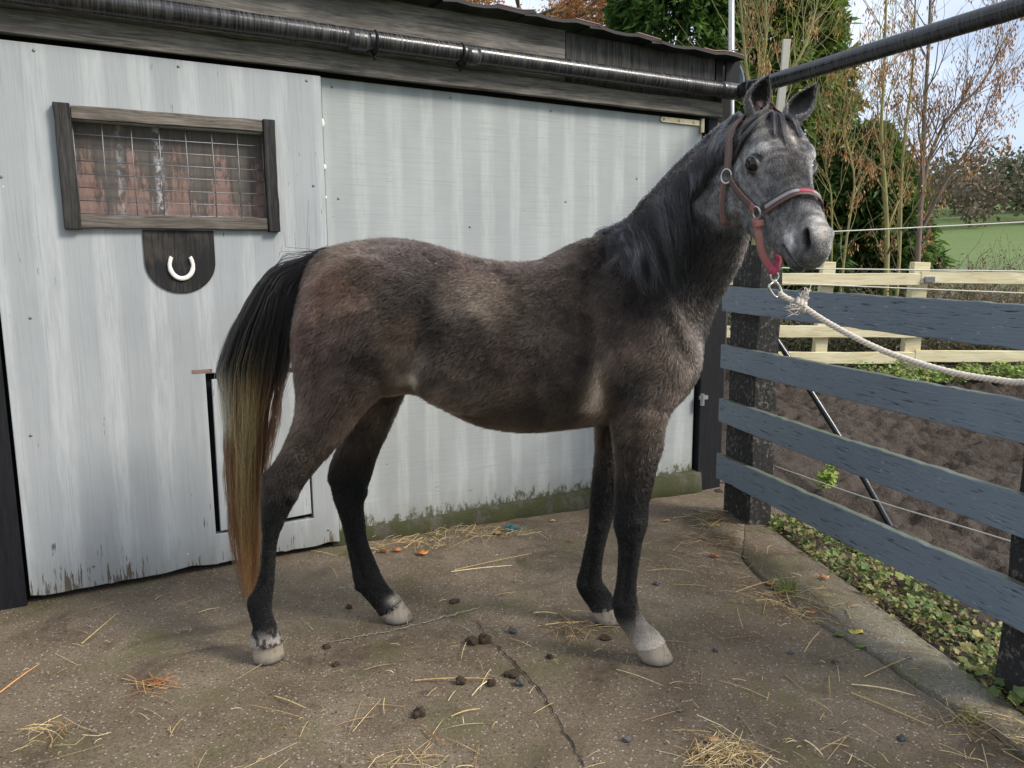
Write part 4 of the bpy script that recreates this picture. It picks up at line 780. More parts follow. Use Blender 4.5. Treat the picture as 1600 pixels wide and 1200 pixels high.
heap(1235, 940, 80, .09, .09, .02, 'brown hay and grass caught where the yard meets the edging', 207, DARKS + STRAW[:3])
heap(80, 1150, 20, .06, .04, .015, 'wispy straw tangle at the bottom left of the yard', 208)
heap(240, 1075, 22, .04, .03, .012, 'tiny pinch of reddish chaff left of the near hind hoof', 209, [(0.3, 0.13, 0.05), (0.4, 0.25, 0.1)])
heap(1105, 800, 60, .08, .12, .02, 'hay stalks fallen at the foot of the black corner post', 210, DARKS + STRAW[:2])
heap(640, 1195, 26, .08, .035, .012, 'straw strewn at the bottom of the yard left of the crack', 211)
# tuft of grass on the edging
def tuft(c, n, h, seed, label, cols):
    R_ = np.random.default_rng(seed); mb = MB()
    for _ in range(n):
        p = np.array([c[0] + R_.normal(0, .022), c[1] + R_.normal(0, .022), c[2]]); d = np.array([R_.normal(0, .6), R_.normal(0, .6), 1.0]); L = h * R_.uniform(.5, 1.2); w = unit(np.cross(d, R_.normal(0, 1, 3))) * 0.0016; q = p + unit(d) * L * .6; e = q + unit(d * [1, 1, .2]) * L * .5
        mb.add([p - w, p + w, q + w * .8, e, q - w * .8], [(0, 1, 2, 4), (4, 2, 3)], np.asarray(cols[R_.integers(len(cols))]) * R_.uniform(.7, 1.3))
    tag(mb.build('grass_tuft', M['leaf'], tint=True), label, 'grass', 'grass tufts on the yard')
tuft(G(1228, 925), 150, 0.075, 301, 'tuft of green grass growing where the yard meets the pale edging', [(0.2, 0.25, 0.06), (0.3, 0.3, 0.12), (0.12, 0.18, 0.04)])
tuft(G(1515, 1125), 60, 0.05, 302, 'small patch of grass in the straw at the bottom right corner', [(0.2, 0.22, 0.07), (0.3, 0.28, 0.12)])
# fallen leaves
def leaf(u, v, s, col, label, seed, z=None):
    R_ = np.random.default_rng(seed); c = G(u, v); c[2] = float(gz(c[0], c[1])) + 0.008; a0 = R_.uniform(0, 6.28); t = np.linspace(0, 2 * math.pi, 13)[:-1]; r = s * (0.55 + 0.45 * np.abs(np.cos(t / 2)) + R_.normal(0, .06, 12)); mb = MB()
    ring = np.stack([c[0] + r * np.cos(t + a0), c[1] + 0.62 * r * np.sin(t + a0), c[2] + s * 0.3 * np.abs(np.sin(t * 1.5 + seed))], 1)
    V = np.concatenate([[c + [0, 0, 0.002]], ring]); low = V - [0, 0, 0.0012]; n = 12; f = [(0, 1 + i, 1 + (i + 1) % n) for i in range(n)] + [(13, 14 + (i + 1) % n, 14 + i) for i in range(n)] + [(1 + i, 14 + i, 14 + (i + 1) % n, 1 + (i + 1) % n) for i in range(n)]
    tag(mb.add(np.concatenate([V, low]), f, col).build('fallen_leaf', M['straw'], tint=True, smooth=True), label, 'leaf', 'fallen leaves on the yard')
OR = (0.5, 0.17, 0.05); DR = (0.22, 0.07, 0.03)
for i, (u, v, s, c, lb) in enumerate([(621, 860, .03, OR, 'bright orange leaf in the litter right behind the far hind leg'), (661, 864, .035, OR, 'curled orange leaf at the right of the litter by the wall'), (600, 862, .03, DR, 'dark red leaf next to the far hind leg'), (776, 829, .03, (.4, .2, .08), 'brown orange leaf in the straw along the mossy wall base'),
    (892, 840, .016, (.4, .08, .03), 'small red leaf past the end of the long straw by the front legs'), (834, 860, .012, (.35, .07, .03), 'tiny red leaf at the tip of the long straw stalk'), (862, 806, .02, (.5, .36, .2), 'pale tan leaf by the wall base left of the front legs'), (1040, 806, .025, (.35, .17, .08), 'brown leaf on the ground right of the near front leg'),
    (1205, 915, .025, (.45, .2, .07), 'orange leaf beside the grass tuft on the edging'), (1268, 960, .022, OR, 'orange leaf at the crack right of the grass tuft'), (1340, 992, .035, (.5, .42, .1), 'yellow leaf on the pale edging'), (1310, 996, .022, (.08, .14, .03), 'green leaf at the edging crack left of the yellow leaf'), (1345, 1013, .022, (.1, .2, .04), 'green leaf at the edging crack below the yellow leaf'),
    (1110, 1160, .025, (.45, .26, .14), 'tan leaf on top of the golden straw heap'), (1290, 905, .03, (.4, .17, .08), 'orange leaf at the outer rim of the edging among the weeds'), (245, 1070, .035, (.22, .11, .05), 'brown leaf left of the near hind hoof'), (1115, 870, .03, DR, 'dark red leaf in the hay drift by the sleeper post')]): leaf(u, v, s, c, lb, 400 + i)
# droppings and stones
M['dung'] = plain('dark fibrous dung', (0.05, 0.033, 0.02), 0.85, var=0.6, scale=70, bstr=0.8, bdist=0.01)
M['stone'] = plain('dark grey stone', (0.07, 0.07, 0.072), 0.6, var=0.5, scale=40, bstr=0.5)
for i, (u, v, r, mt, lb) in enumerate([(738, 1005, .021, 'dung', 'left of two crumbled droppings in the middle of the yard'), (757, 1003, .023, 'dung', 'right of two crumbled droppings in the middle of the yard'), (720, 1068, .020, 'dung', 'round dropping sitting on the long straight straw stalk'), (655, 1118, .020, 'dung', 'egg shaped dropping alone towards the bottom of the yard'),
    (801, 988, .015, 'stone', 'small dark stone right of the two crumbled droppings'), (812, 1070, .018, 'stone', 'grey stone next to the crack in the yard'), (800, 1055, .026, 'dung', 'flat crumbled dropping at the left side of the yard crack'), (768, 1070, .016, 'dung', 'small dropping where the straight straw stalk ends'), (945, 998, .02, 'dung', 'flat brown dropping between the hay and the near front hoof'),
    (1026, 914, .013, 'stone', 'small dark stone right of the near front fetlock'), (710, 940, .02, 'dung', 'dark smear of dung right of the far hind hoof'), (860, 1028, .012, 'dung', 'small brown crumb right of the yard crack'), (1235, 1022, .010, 'stone', 'small black stone on the grey yard below the grass tuft'), (1118, 1018, .011, 'stone', 'small stone on the yard right of the near front hoof'), (1062, 1112, .009, 'stone', 'tiny black stone low in the yard right of the crack'), (1410, 1157, .013, 'stone', 'dark stone near the bottom right of the yard'), (980, 1158, .012, 'stone', 'dark pebble at the bottom of the yard right of the crack'), (510, 1012, .012, 'dung', 'crumb of dung right of the near hind hoof'), (525, 1040, .012, 'dung', 'crumb of dung in front of the near hind hoof'), (545, 950, .012, 'dung', 'crumb of dung on the yard left of the far hind hoof'), (1305, 1036, .011, 'stone', 'dark stone beside the broken part of the edging crack'), (1420, 1030, .010, 'stone', 'small pebble lying on the pale edging')]):
    c = G(u, v); c[2] = float(gz(c[0], c[1])) + r * 0.45; flat = 0.35 if ('flat' in lb or 'smear' in lb) else 0.75
    if flat < .5: c[2] -= r * 0.2
    nm = 'dropping' if mt == 'dung' else 'pebble'
    tag(MB().blob(c, (r, r * 0.85, r * flat), 0.42, 12, seed=i).build(nm, M[mt], smooth=True), lb, nm, 'droppings on the yard' if mt == 'dung' else 'pebbles on the yard')
# blue green rag of string by the wall
mb = MB(); R_ = np.random.default_rng(77); c = G(800, 822); c[2] = float(gz(c[0], c[1])) + 0.01
for _ in range(16): mb.tube(spline([c + R_.normal(0, .022, 3) * [1, 1, .4] + [0, 0, .005] for _ in range(4)], 8), 0.002, 4)
tag(mb.build('twine', plain('blue green baler twine', (0.03, 0.16, 0.2), 0.6), smooth=True), 'scrap of blue green baler twine in the straw along the mossy wall', 'twine')
# ============================================================ the horse
from mathutils.bvhtree import BVHTree
HX = -0.2
horse = empty('horse', (HX, 2.72, 0), 'dark roan young horse in a winter coat standing side on, head turned', 'horse')
# head frame: a along the nose, d out of the forehead, l to the horse's right
HP = dict(yaw=1.475, pitch=0.6582, roll=-0.1166, o=(0.7701, 2.4495, 1.7645), s=1.001)
_f = np.array([math.cos(HP['yaw']) * math.cos(HP['pitch']), -math.sin(HP['yaw']) * math.cos(HP['pitch']), -math.sin(HP['pitch'])])
_l = np.array([-math.sin(HP['yaw']), -math.cos(HP['yaw']), 0]); _d = np.cross(_l, _f)
_c, _s = math.cos(HP['roll']), math.sin(HP['roll'])
HM = np.stack([_f, _c * _d + _s * _l, -_s * _d + _c * _l]); HO = np.array(HP['o'])
def hw(p): return HO + HP['s'] * np.asarray(p, float) @ HM
def hl(p): return (np.asarray(p, float) - HO) @ HM.T / HP['s']

def ring(c, A, B, top=0.0, e=1.0, n=26):
    """one cross-section: A half the dorsal-ventral axis (to the back), B half the width; top > 0 narrows the upper side"""
    t = np.arange(n) / n * 2 * math.pi; ct, st = np.cos(t), np.sin(t)
    ct = np.sign(ct) * np.abs(ct) ** e; st = np.sign(st) * np.abs(st) ** e
    return c + ct[:, None] * A + (st * (1 - top * ct))[:, None] * B
def torso_loft(st):
    """stations: (back pixel, belly pixel, depth Y, half width, top)"""
    D = np.array([PY(*s[0], s[2]) for s in st]); V = np.array([PY(*s[1], s[2]) for s in st]); C_ = (D + V) / 2; T = np.gradient(C_, axis=0)
    par = np.arange(len(st)); n = (len(st) - 1) * 5 + 1; q = np.linspace(0, len(st) - 1, n)
    Ds, Vs = spline(D, n), spline(V, n); w = spline(np.array([[s[3], s[4], 0] for s in st]), n); Cs = (Ds + Vs) / 2; Ts = np.gradient(Cs, axis=0); R = []
    for i in range(n):
        A = (Ds[i] - Vs[i]) / 2; t = Ts[i] * [1, 1, 1]; L = np.cross(unit(t), unit(A))
        if L[1] > 0: L = -L
        L = unit(L); R.append(ring(Cs[i], A, L * w[i, 0], w[i, 1]))
    return R
YS = 2.72
torso = [((478, 428), (462, 520), YS, .05, .1), ((492, 402), (474, 580), YS, .12, .1), ((520, 387), (515, 612), YS, .20, .1), ((565, 378), (566, 620), YS, .25, .12), ((614, 374.5), (610, 615), YS, .265, .12),
         ((660, 381), (650, 612), YS, .255, .05), ((700, 392), (695, 636), YS, .265, 0), ((756, 407), (750, 661), YS, .285, -.05), ((808, 412.5), (811, 671), YS, .29, -.05), ((845, 408), (860, 669), YS, .275, 0),
         ((872, 394), (905, 664), YS, .25, .12), ((900, 380), (955, 656), YS, .225, .3), ((925, 372), (1005, 645), YS, .205, .42), ((947, 366), (1052, 632), YS, .19, .42), ((972, 352), (1086, 590), YS - .01, .17, .38),
         ((995, 332), (1097, 540), YS - .02, .145, .35), ((1020, 303), (1107, 505), YS - .05, .12, .3), ((1053, 268), (1120, 472), YS - .09, .10, .28), ((1085, 238), (1138, 440), YS - .14, .088, .25), ((1118, 212), (1150, 410), YS - .19, .08, .2),
         ((1150, 192), (1158, 375), YS - .235, .078, .1), ((1180, 182), (1168, 345), YS - .265, .07, 0)]
def leg_loft(st, pinch=None):
    """stations: (rear pixel, front pixel, depth Y, half width)"""
    B = np.array([PY(*s[0], s[2]) for s in st]); Fp = np.array([PY(*s[1], s[2]) for s in st]); n = (len(st) - 1) * 4 + 1
    Bs, Fs = spline(B, n), spline(Fp, n); w = spline(np.array([[s[3], 0, 0] for s in st]), n)[:, 0]; R = []
    for i in range(n):
        c, A, Bv = (Bs[i] + Fs[i]) / 2, (Fs[i] - Bs[i]) / 2, np.array([0, -1, 0]) * w[i]; v = (st[i // 4][0][1]); k = 0
        if pinch: k = .42 * math.exp(-((v - pinch[0]) / pinch[1]) ** 4)      # the hollow between cannon bone and tendon
        t = np.arange(26) / 26 * 2 * math.pi; ct, sn = np.cos(t), np.sin(t); R.append(c + ct[:, None] * A + (sn * (1 - k * np.exp(-((ct + .18) / .24) ** 2)))[:, None] * Bv)
    return R
near_hind = [((486, 425), (612, 430), 2.635, .07), ((470, 470), (634, 480), 2.615, .115), ((458, 520), (640, 540), 2.60, .125), ((459, 560), (634, 590), 2.595, .115), ((464, 605), (611, 606), 2.59, .10), ((464, 640), (574, 636), 2.585, .082),
             ((455, 674), (542, 677), 2.58, .065), ((440, 708), (514, 709), 2.578, .056), ((423, 731), (493, 734), 2.575, .050), ((413, 749), (474, 758), 2.573, .046), ((410, 779), (460, 783), 2.572, .042), ((411, 815), (443, 816), 2.57, .034),
             ((411, 850), (432, 848), 2.57, .029), ((408, 888), (429, 886), 2.57, .027), ((399, 918), (427, 914), 2.57, .030), ((387, 941), (425, 932), 2.568, .034), ((392, 962), (424, 957), 2.565, .032), ((396, 980), (431, 978), 2.562, .034), ((391, 1003), (440, 998), 2.56, .042), ((391, 1010), (442, 1004), 2.56, .04)]
far_hind = [((500, 470), (632, 480), 2.80, .07), ((480, 530), (640, 545), 2.83, .10), ((500, 590), (640, 592), 2.845, .10), ((518, 640), (622, 636), 2.855, .085), ((530, 685), (601, 684), 2.86, .062), ((518, 722), (587, 718), 2.865, .053),
            ((515, 742), (579, 745), 2.867, .047), ((523, 781), (568, 783), 2.87, .042), ((534, 816), (570, 815), 2.87, .034), ((542, 851), (574, 846), 2.873, .029), ((549, 884), (586, 876), 2.875, .028), ((555, 913), (598, 904), 2.877, .033),
            ((571, 933), (610, 921), 2.878, .032), ((584, 948), (621, 930), 2.88, .034), ((591, 958), (627, 937), 2.88, .040), ((592, 962), (630, 942), 2.88, .04)]
near_fore = [((950, 470), (1070, 480), 2.64, .08), ((930, 540), (1086, 550), 2.61, .10), ((942, 600), (1070, 610), 2.588, .088), ((954, 654), (1043, 650), 2.578, .074), ((960, 700), (1034, 696), 2.572, .060), ((962, 745), (1022, 745), 2.57, .050), ((962, 790), (1012, 788), 2.57, .044),
             ((960, 824), (1010, 821), 2.57, .045), ((966, 848), (1003, 845), 2.57, .039), ((966, 880), (999, 874), 2.57, .031), ((963, 913), (994, 908), 2.568, .029), ((958, 942), (995, 936), 2.566, .033), ((963, 968), (1000, 956), 2.563, .033),
             ((975, 985), (1012, 974), 2.56, .033), ((985, 998), (1026, 986), 2.556, .036), ((991, 1010), (1036, 998), 2.553, .042), ((993, 1015), (1040, 1003), 2.552, .04)]
far_fore = [((930, 560), (1020, 570), 2.80, .07), ((930, 630), (1000, 630), 2.835, .075), ((931, 690), (984, 690), 2.85, .060), ((927, 745), (974, 745), 2.855, .05), ((922, 795), (963, 792), 2.857, .044), ((920, 826), (952, 826), 2.858, .042), ((912, 866), (943, 861), 2.858, .034),
            ((906, 892), (940, 888), 2.858, .031), ((901, 914), (941, 908), 2.858, .034), ((910, 933), (952, 924), 2.857, .032), ((920, 947), (960, 938), 2.856, .037), ((924, 955), (964, 946), 2.855, .04)]
# head cross-sections: t, top, bottom, half widths high / middle / low
head = [(-.07, .06, -.08, .035, .055, .045), (-.02, .090, -.135, .055, .072, .055), (.03, .10, -.168, .074, .085, .062), (.08, .097, -.193, .085, .093, .063), (.125, .091, -.206, .087, .094, .058), (.165, .085, -.207, .081, .090, .052),
        (.21, .075, -.197, .063, .081, .046), (.26, .063, -.178, .049, .069, .041), (.32, .053, -.156, .038, .052, .034), (.38, .046, -.136, .033, .044, .030), (.43, .042, -.119, .030, .040, .028), (.475, .037, -.104, .029, .039, .028),
        (.508, .027, -.088, .027, .036, .026), (.533, .012, -.068, .020, .028, .020), (.548, -.008, -.046, .010, .016, .010)]
def closed_spline(P, n):
    P = np.asarray(P, float); m = len(P); o = []
    for t in np.arange(n) / n * m:
        i = int(t); k = t - i; a, b, c, d = P[(i - 1) % m], P[i % m], P[(i + 1) % m], P[(i + 2) % m]; o.append(0.5 * (2 * b + (c - a) * k + (2 * a - 5 * b + 4 * c - d) * k * k + (3 * b - a - 3 * c + d) * k ** 3))
    return np.array(o)
def head_ring(t, dt, dv, wt, wm, wb, n=30):
    H = dt - dv; P = [(dt, 0), (dt - .07 * H, wt), (dv + .56 * H, wm), (dv + .16 * H, wb), (dv, 0), (dv + .16 * H, -wb), (dv + .56 * H, -wm), (dt - .07 * H, -wt)]
    Q = closed_spline(P, n); return np.stack([np.full(n, t), Q[:, 0], Q[:, 1]], 1)
hs = spline(np.array([h[:3] for h in head]), 57); hs2 = spline(np.array([h[3:] for h in head]), 57)
def ell(c, r, seg=14, local=True, rot=None):
    """an ellipsoid as rings, in head axes"""
    o = []
    for i in range(seg + 1):
        th = math.pi * (i + .01) / (seg + .02); f = np.arange(18) / 18 * 2 * math.pi
        q = np.stack([np.full(18, math.cos(th)), math.sin(th) * np.cos(f), math.sin(th) * np.sin(f)], 1) * np.asarray(r)
        if rot is not None: q = q @ rot
        q = q + np.asarray(c); o.append(hw(q) if local else q)
    return o
parts = [torso_loft(torso), leg_loft(near_hind, (860, 60)), leg_loft(far_hind, (850, 50)), leg_loft(near_fore, (890, 42)), leg_loft(far_fore, (878, 32)), [hw(head_ring(*a, *b)) for a, b in zip(hs, hs2)]]
EYE = np.array([.171, .022, .0775]); ER = .0305
En = unit([.48, .08, 1.0]); E1 = unit(np.array([1., -.12, 0]) - En * np.dot([1., -.12, 0], En)); E2_ = np.cross(En, E1)
for sg in (1, -1):
    m_ = np.array([1, 1, sg])
    parts.append(ell(np.array([.140, .064, .072]) * m_, (.042, .020, .020)))           # brow
    parts.append(ell(np.array([.235, -.012, .066]) * m_, (.075, .011, .012)))          # facial crest
    parts.append(ell(np.array([.488, .004, .029]) * m_, (.026, .031, .0125)))           # nostril rim
    parts.append(ell(np.array([.085, -.115, .058]) * m_, (.085, .085, .032)))          # cheek
    a = np.linspace(0, 2 * math.pi, 25)
    for up_, hh in ((1, .0212), (-1, .0172)):
        pts = []
        for t in np.linspace(-1.1, 1.1, 15):
            x, y = .0315 * t, up_ * hh * (1 - t * t); z = math.sqrt(max((ER * .45) ** 2, (ER + .0015) ** 2 - x * x - y * y)); pts.append(hw((EYE + E1 * x + E2_ * y + En * z) * m_))
        mb = MB().tube(pts, .0058 if up_ > 0 else .0048, 8); parts.append(np.array(mb.v[0]).reshape(-1, 8, 3))
parts.append(ell((.455, -.104, 0), (.045, .015, .026)))                                  # lower lip and chin
parts.append(ell((.03, -.03, 0), (.09, .11, .075)))
def e_px(u, v, Y, rx, ry, rz): return ell(PY(u, v, Y), (rx, ry, rz), local=False)
# muscle: shoulder blade, triceps, haunch, stifle, chest, forearm
parts += [e_px(985, 470, 2.60, .11, .055, .17), e_px(965, 575, 2.575, .075, .055, .085), e_px(1050, 565, 2.65, .085, .09, .11), e_px(560, 460, 2.555, .16, .06, .13), e_px(610, 575, 2.555, .06, .045, .06), e_px(745, 560, 2.535, .25, .10, .19)]
# joints: point of hock, knee bones, fetlock
parts += [e_px(418, 752, 2.573, .022, .024, .038), e_px(455, 770, 2.55, .022, .022, .035), e_px(522, 747, 2.867, .022, .024, .036), e_px(565, 768, 2.845, .02, .022, .034), e_px(990, 815, 2.545, .032, .024, .036), e_px(972, 826, 2.57, .022, .03, .026), e_px(936, 820, 2.835, .026, .024, .034),
          e_px(398, 938, 2.568, .024, .030, .022), e_px(564, 915, 2.877, .024, .030, .022), e_px(966, 941, 2.566, .022, .030, .022), e_px(910, 913, 2.858, .022, .030, .022)]
mb = MB()
for p_ in parts: mb.loft(p_)
src = mb.build('horse_source', M['soil']); md = src.modifiers.new('r', 'REMESH'); md.mode = 'VOXEL'; md.voxel_size = 0.006; md.use_smooth_shade = True
bpy.context.view_layer.update(); dg = bpy.context.evaluated_depsgraph_get(); ev = src.evaluated_get(dg); me0 = ev.to_mesh()
nv = len(me0.vertices); BV = np.empty(nv * 3); me0.vertices.foreach_get('co', BV); BV = BV.reshape(-1, 3) + np.array(src.location)
BF = [tuple(p.vertices) for p in me0.polygons]; ev.to_mesh_clear(); sd = src.data; bpy.data.objects.remove(src); bpy.data.meshes.remove(sd)
E2 = np.array([(f[i], f[(i + 1) % len(f)]) for f in BF for i in range(len(f))]); E2 = np.concatenate([E2, E2[:, ::-1]])
deg = np.bincount(E2[:, 0], minlength=nv)[:, None]
def lap(V): return np.stack([np.bincount(E2[:, 0], V[E2[:, 1], k], nv) for k in range(3)], 1) / deg
L0 = hl(BV); in_head = (L0[:, 0] > .02) & (np.abs(L0[:, 2]) < .16) & (L0[:, 0] < .62) & (L0[:, 1] > -.25) & (L0[:, 1] < .13)
low = np.clip((0.95 - BV[:, 2]) / 0.35, 0, 1)          # 0 on the trunk, 1 down the legs
for it in range(34):
    k = (1 - low) * 0.8 + low * (0.45 if it < 4 else 0.0); k = np.where(in_head, 0.5 if it < 4 else 0.0, k); nb = lap(BV); BV = BV + (nb - BV) * k[:, None]
    if it % 2 and it < 30: nb = lap(BV); BV = BV - (nb - BV) * (k * 0.72)[:, None]      # keep the volume
# hollows between the muscles: behind the shoulder, in front of the shoulder blade, flank, hamstring, last rib
_fl = BV.copy(); _fl[:, 1] = 2.56; _uv = proj(_fl); side_ = np.clip((np.abs(BV[:, 1] - 2.72) - .06) / .08, 0, 1) * np.sign(BV[:, 1] - 2.72) * (~in_head)
for pl_, wd_, dp_ in [([(952, 655), (938, 590), (930, 520), (912, 450)], 15, .013), ([(962, 388), (1010, 450), (1048, 520), (1072, 565)], 14, .010), ([(958, 648), (1000, 628), (1040, 640)], 10, .007), ([(640, 596), (654, 545), (668, 480)], 18, .012), ([(512, 455), (506, 560), (500, 640), (480, 700)], 13, .009),
                      ([(700, 455), (728, 545), (712, 620)], 22, .007), ([(1120, 350), (1105, 430), (1085, 500)], 14, .007), ([(560, 600), (540, 660), (500, 715)], 11, .006), ([(990, 660), (985, 720), (980, 780)], 7, .005)]:
    best_ = np.full(nv, 1e9)
    for (u0, v0), (u1, v1) in zip(pl_[:-1], pl_[1:]):
        ax_, ay_ = u1 - u0, v1 - v0; t_ = np.clip(((_uv[:, 0] - u0) * ax_ + (_uv[:, 1] - v0) * ay_) / (ax_ * ax_ + ay_ * ay_), 0, 1); best_ = np.minimum(best_, np.hypot(_uv[:, 0] - u0 - t_ * ax_, _uv[:, 1] - v0 - t_ * ay_))
    BV[:, 1] -= side_ * dp_ * np.exp(-(best_ / wd_) ** 2)
# nostrils, mouth line, eye sockets pressed in
L1 = hl(BV); press = np.zeros((nv, 3)); dark = np.zeros(nv)
for sg in (1, -1):
    q = L1 - np.array([.502, .000, .038 * sg]); cs, sn = math.cos(.75), -math.sin(.75); a = q[:, 0] * cs - q[:, 1] * sn; b_ = q[:, 0] * sn + q[:, 1] * cs
    g = np.exp(-((a / .0115) ** 2 + (b_ / .028) ** 2) ** 1.5) * (np.abs(q[:, 2]) < .03); press += np.outer(g, [-.016, 0, -.020 * sg]); dark = np.maximum(dark, g)
ml = -.078 - .006 * np.clip((L1[:, 0] - .41) / .1, 0, 1); g = np.exp(-((L1[:, 1] - ml) / .004) ** 2) * np.clip((L1[:, 0] - .405) / .012, 0, 1) * in_head
press += np.stack([-g * .002, 0 * g, -np.sign(L1[:, 2]) * g * .008], 1); dark = np.maximum(dark, g * .9)
BV = BV + HP['s'] * press @ HM
eyeD = np.minimum(np.linalg.norm(L1 - EYE, axis=1), np.linalg.norm(L1 - EYE * [1, 1, -1], axis=1))
# ears: curved shells set into the poll
earV, earF = [], []; n_ear0 = nv
def ear(base, tip, front, w0, lean):
    base, tip = np.asarray(base), np.asarray(tip); ax = unit(tip - base); fr = unit(front - ax * np.dot(front, ax)); sd_ = np.cross(ax, fr); L = np.linalg.norm(tip - base); R = []; n = 26
    for i in range(n + 1):
        t = i / n; w = w0 * np.interp(t, [0, .12, .3, .5, .7, .85, .95, 1], [.62, .82, 1, .98, .74, .42, .17, .03]); c = base + ax * L * t + fr * 0.012 * math.sin(math.pi * t) * -1 + lean * (t * t) * .012
        op = np.interp(t, [0, .15, .35, .8, 1], [2.85, 2.5, 1.95, 1.75, 1.6]); a = np.linspace(-op, op, 15); th = min(.005, w * .4) 
        outer = [c - fr * math.cos(x) * w * .85 + sd_ * math.sin(x) * w for x in a]; inner = [c - fr * math.cos(x) * (w * .85 - th) + sd_ * math.sin(x) * (w - th) for x in a[::-1]]; R.append(outer + inner)
    return R
camdir = unit(np.array([0, -1., 0.0]))
rb = hw((-.012, .078, .052)); lb_ = hw((-.008, .080, -.060))
Yr, Yl = rb[1], lb_[1]
EARS = [(rb, PY(1198, 117, Yr - .01), np.array([.25, -1, 0]), .037, HM[2] * -.5), (lb_, PY(1271, 131, Yl - .01), np.array([-.55, -1, 0]), .036, HM[2] * -.8)]
emb = MB()
for e in EARS: emb.loft(ear(*e))
eV = np.concatenate(emb.v); allV = np.concatenate([BV, eV]); allF = BF + [tuple(i + nv for i in f) for f in emb.f]
bme = bpy.data.meshes.new('body'); bme.from_pydata((allV - np.array(horse.location)).tolist(), [], allF); bme.polygons.foreach_set('use_smooth', [True] * len(bme.polygons)); bme.update()
bm = bmesh.new(); bm.from_mesh(bme); bmesh.ops.recalc_face_normals(bm, faces=bm.faces[:]); bm.to_mesh(bme); bm.free()
body = bpy.data.objects.new('body', bme); COL.objects.link(body); body.parent = horse
NV = len(allV); NO = np.empty(NV * 3); bme.vertices.foreach_get('normal', NO); NO = NO.reshape(-1, 3)
LH = hl(allV); in_head = np.concatenate([in_head, np.zeros(len(eV), bool)]); is_ear = np.arange(NV) >= nv; dark = np.concatenate([dark, np.zeros(len(eV))]); eyeD = np.concatenate([eyeD, np.ones(len(eV))])

# coat colour: patches of dark, brown, roan and pale hair, rim light painted on the chest edge (a position along the flank, a radius, a colour)
def blobs(uv, base, lst):
    num = np.tile(np.asarray(base, float), (len(uv), 1)); 
    for u, v, ru, rv, c, w in lst:
        k = np.exp(-(((uv[:, 0] - u) / ru) ** 2 + ((uv[:, 1] - v) / rv) ** 2)) * w; num = num * (1 - k[:, None]) + np.asarray(c) * k[:, None]
    return num
DK = (.045, .038, .037); VD = (.022, .021, .024); RB = (.155, .088, .062); BR = (.14, .088, .055); RO = (.225, .185, .152); PALE = (.42, .33, .25); GR = (.13, .125, .125)
flat_ = allV.copy(); flat_[:, 1] = 2.56
UV = proj(flat_)
col = blobs(UV, (.108, .081, .063), [(520, 450, 60, 60, RB, .8), (480, 520, 45, 90, (.15, .09, .075), .8), (620, 400, 70, 30, (.085, .066, .066), .8), (655, 465, 62, 72, DK, .95), (640, 520, 35, 40, BR, .6), (695, 512, 40, 42, (.03, .026, .026), .85), (560, 560, 60, 60, (.085, .06, .056), .7), (600, 620, 40, 30, (.13, .085, .07), .6),
    (755, 470, 55, 42, RO, .6), (650, 570, 30, 35, RO, .7), (780, 545, 75, 50, (.085, .06, .05), .8), (715, 615, 60, 30, (.17, .13, .105), .8), (820, 640, 90, 30, (.10, .075, .062), .8), (800, 410, 90, 30, (.085, .06, .056), .8), (860, 490, 60, 60, (.055, .045, .042), .8), (890, 545, 36, 50, DK, .6), (905, 440, 60, 40, (.085, .07, .062), .6),
    (960, 520, 40, 70, (.16, .115, .095), .5), (932, 606, 13, 34, PALE, .8), (922, 632, 16, 10, PALE, .5), (1010, 480, 70, 70, (.068, .058, .056), .75), (1060, 550, 40, 50, (.095, .08, .072), .6), (980, 600, 32, 35, (.05, .042, .042), .9), (1020, 620, 30, 35, (.13, .105, .1), .5), (940, 400, 50, 40, (.07, .058, .055), .8), (1070, 400, 80, 90, (.042, .039, .042), .9), (1120, 440, 25, 60, (.10, .09, .088), .6), (1098, 530, 14, 60, (.14, .12, .11), .5), (1120, 300, 50, 90, (.05, .05, .055), .85), (640, 592, 14, 12, (.6, .52, .45), .9), (550, 660, 35, 25, (.15, .10, .085), .5)])  # narrow pale patches along chest and underneck edge paint in the rim light
leg = np.clip((0.84 - allV[:, 2]) / 0.30, 0, 1)[:, None]; col = col * (1 - leg) + np.asarray((.017, .0162, .0185)) * leg
nz = vnoise(allV[:, 0] + allV[:, 1], allV[:, 2], 11, 77) * .5 + vnoise(allV[:, 0], allV[:, 2] + allV[:, 1], 28, 78) * .5
col *= (0.50 + 1.0 * nz)[:, None]
near = allV[:, 1] < 2.72; hind = allV[:, 0] < 0
def paint(mask, c): 
    global col
    col = col * (1 - mask[:, None]) + np.asarray(c) * mask[:, None]
z_ = allV[:, 2]
ramp_ = lambda z, a, b: np.clip((z - a) / (b - a), 0, 1)
speck = vnoise(allV[:, 0] * 1.3 + allV[:, 1], z_, 70, 79)
paint((near & hind) * (1 - ramp_(z_, .10, .15)) * (.25 + .75 * (speck > .45)), (.26, .235, .21)); paint((near & ~hind) * (1 - ramp_(z_, .07, .19)) * .85, (.40, .36, .32)); paint((near & ~hind) * ramp_(z_, .12, .15) * (1 - ramp_(z_, .17, .24)) * (allV[:, 0] > .43) * .5, (.2, .185, .175))
paint((~near & ~hind) * (1 - ramp_(z_, .06, .13)) * .5, (.11, .105, .105)); paint((~near & hind) * (1 - ramp_(z_, .06, .16)) * .5, (.07, .07, .075)); paint((~near & hind) * np.exp(-((allV[:, 0] + .47) / .03) ** 2 - ((z_ - .1) / .02) ** 2) * .7, (.4, .36, .3))
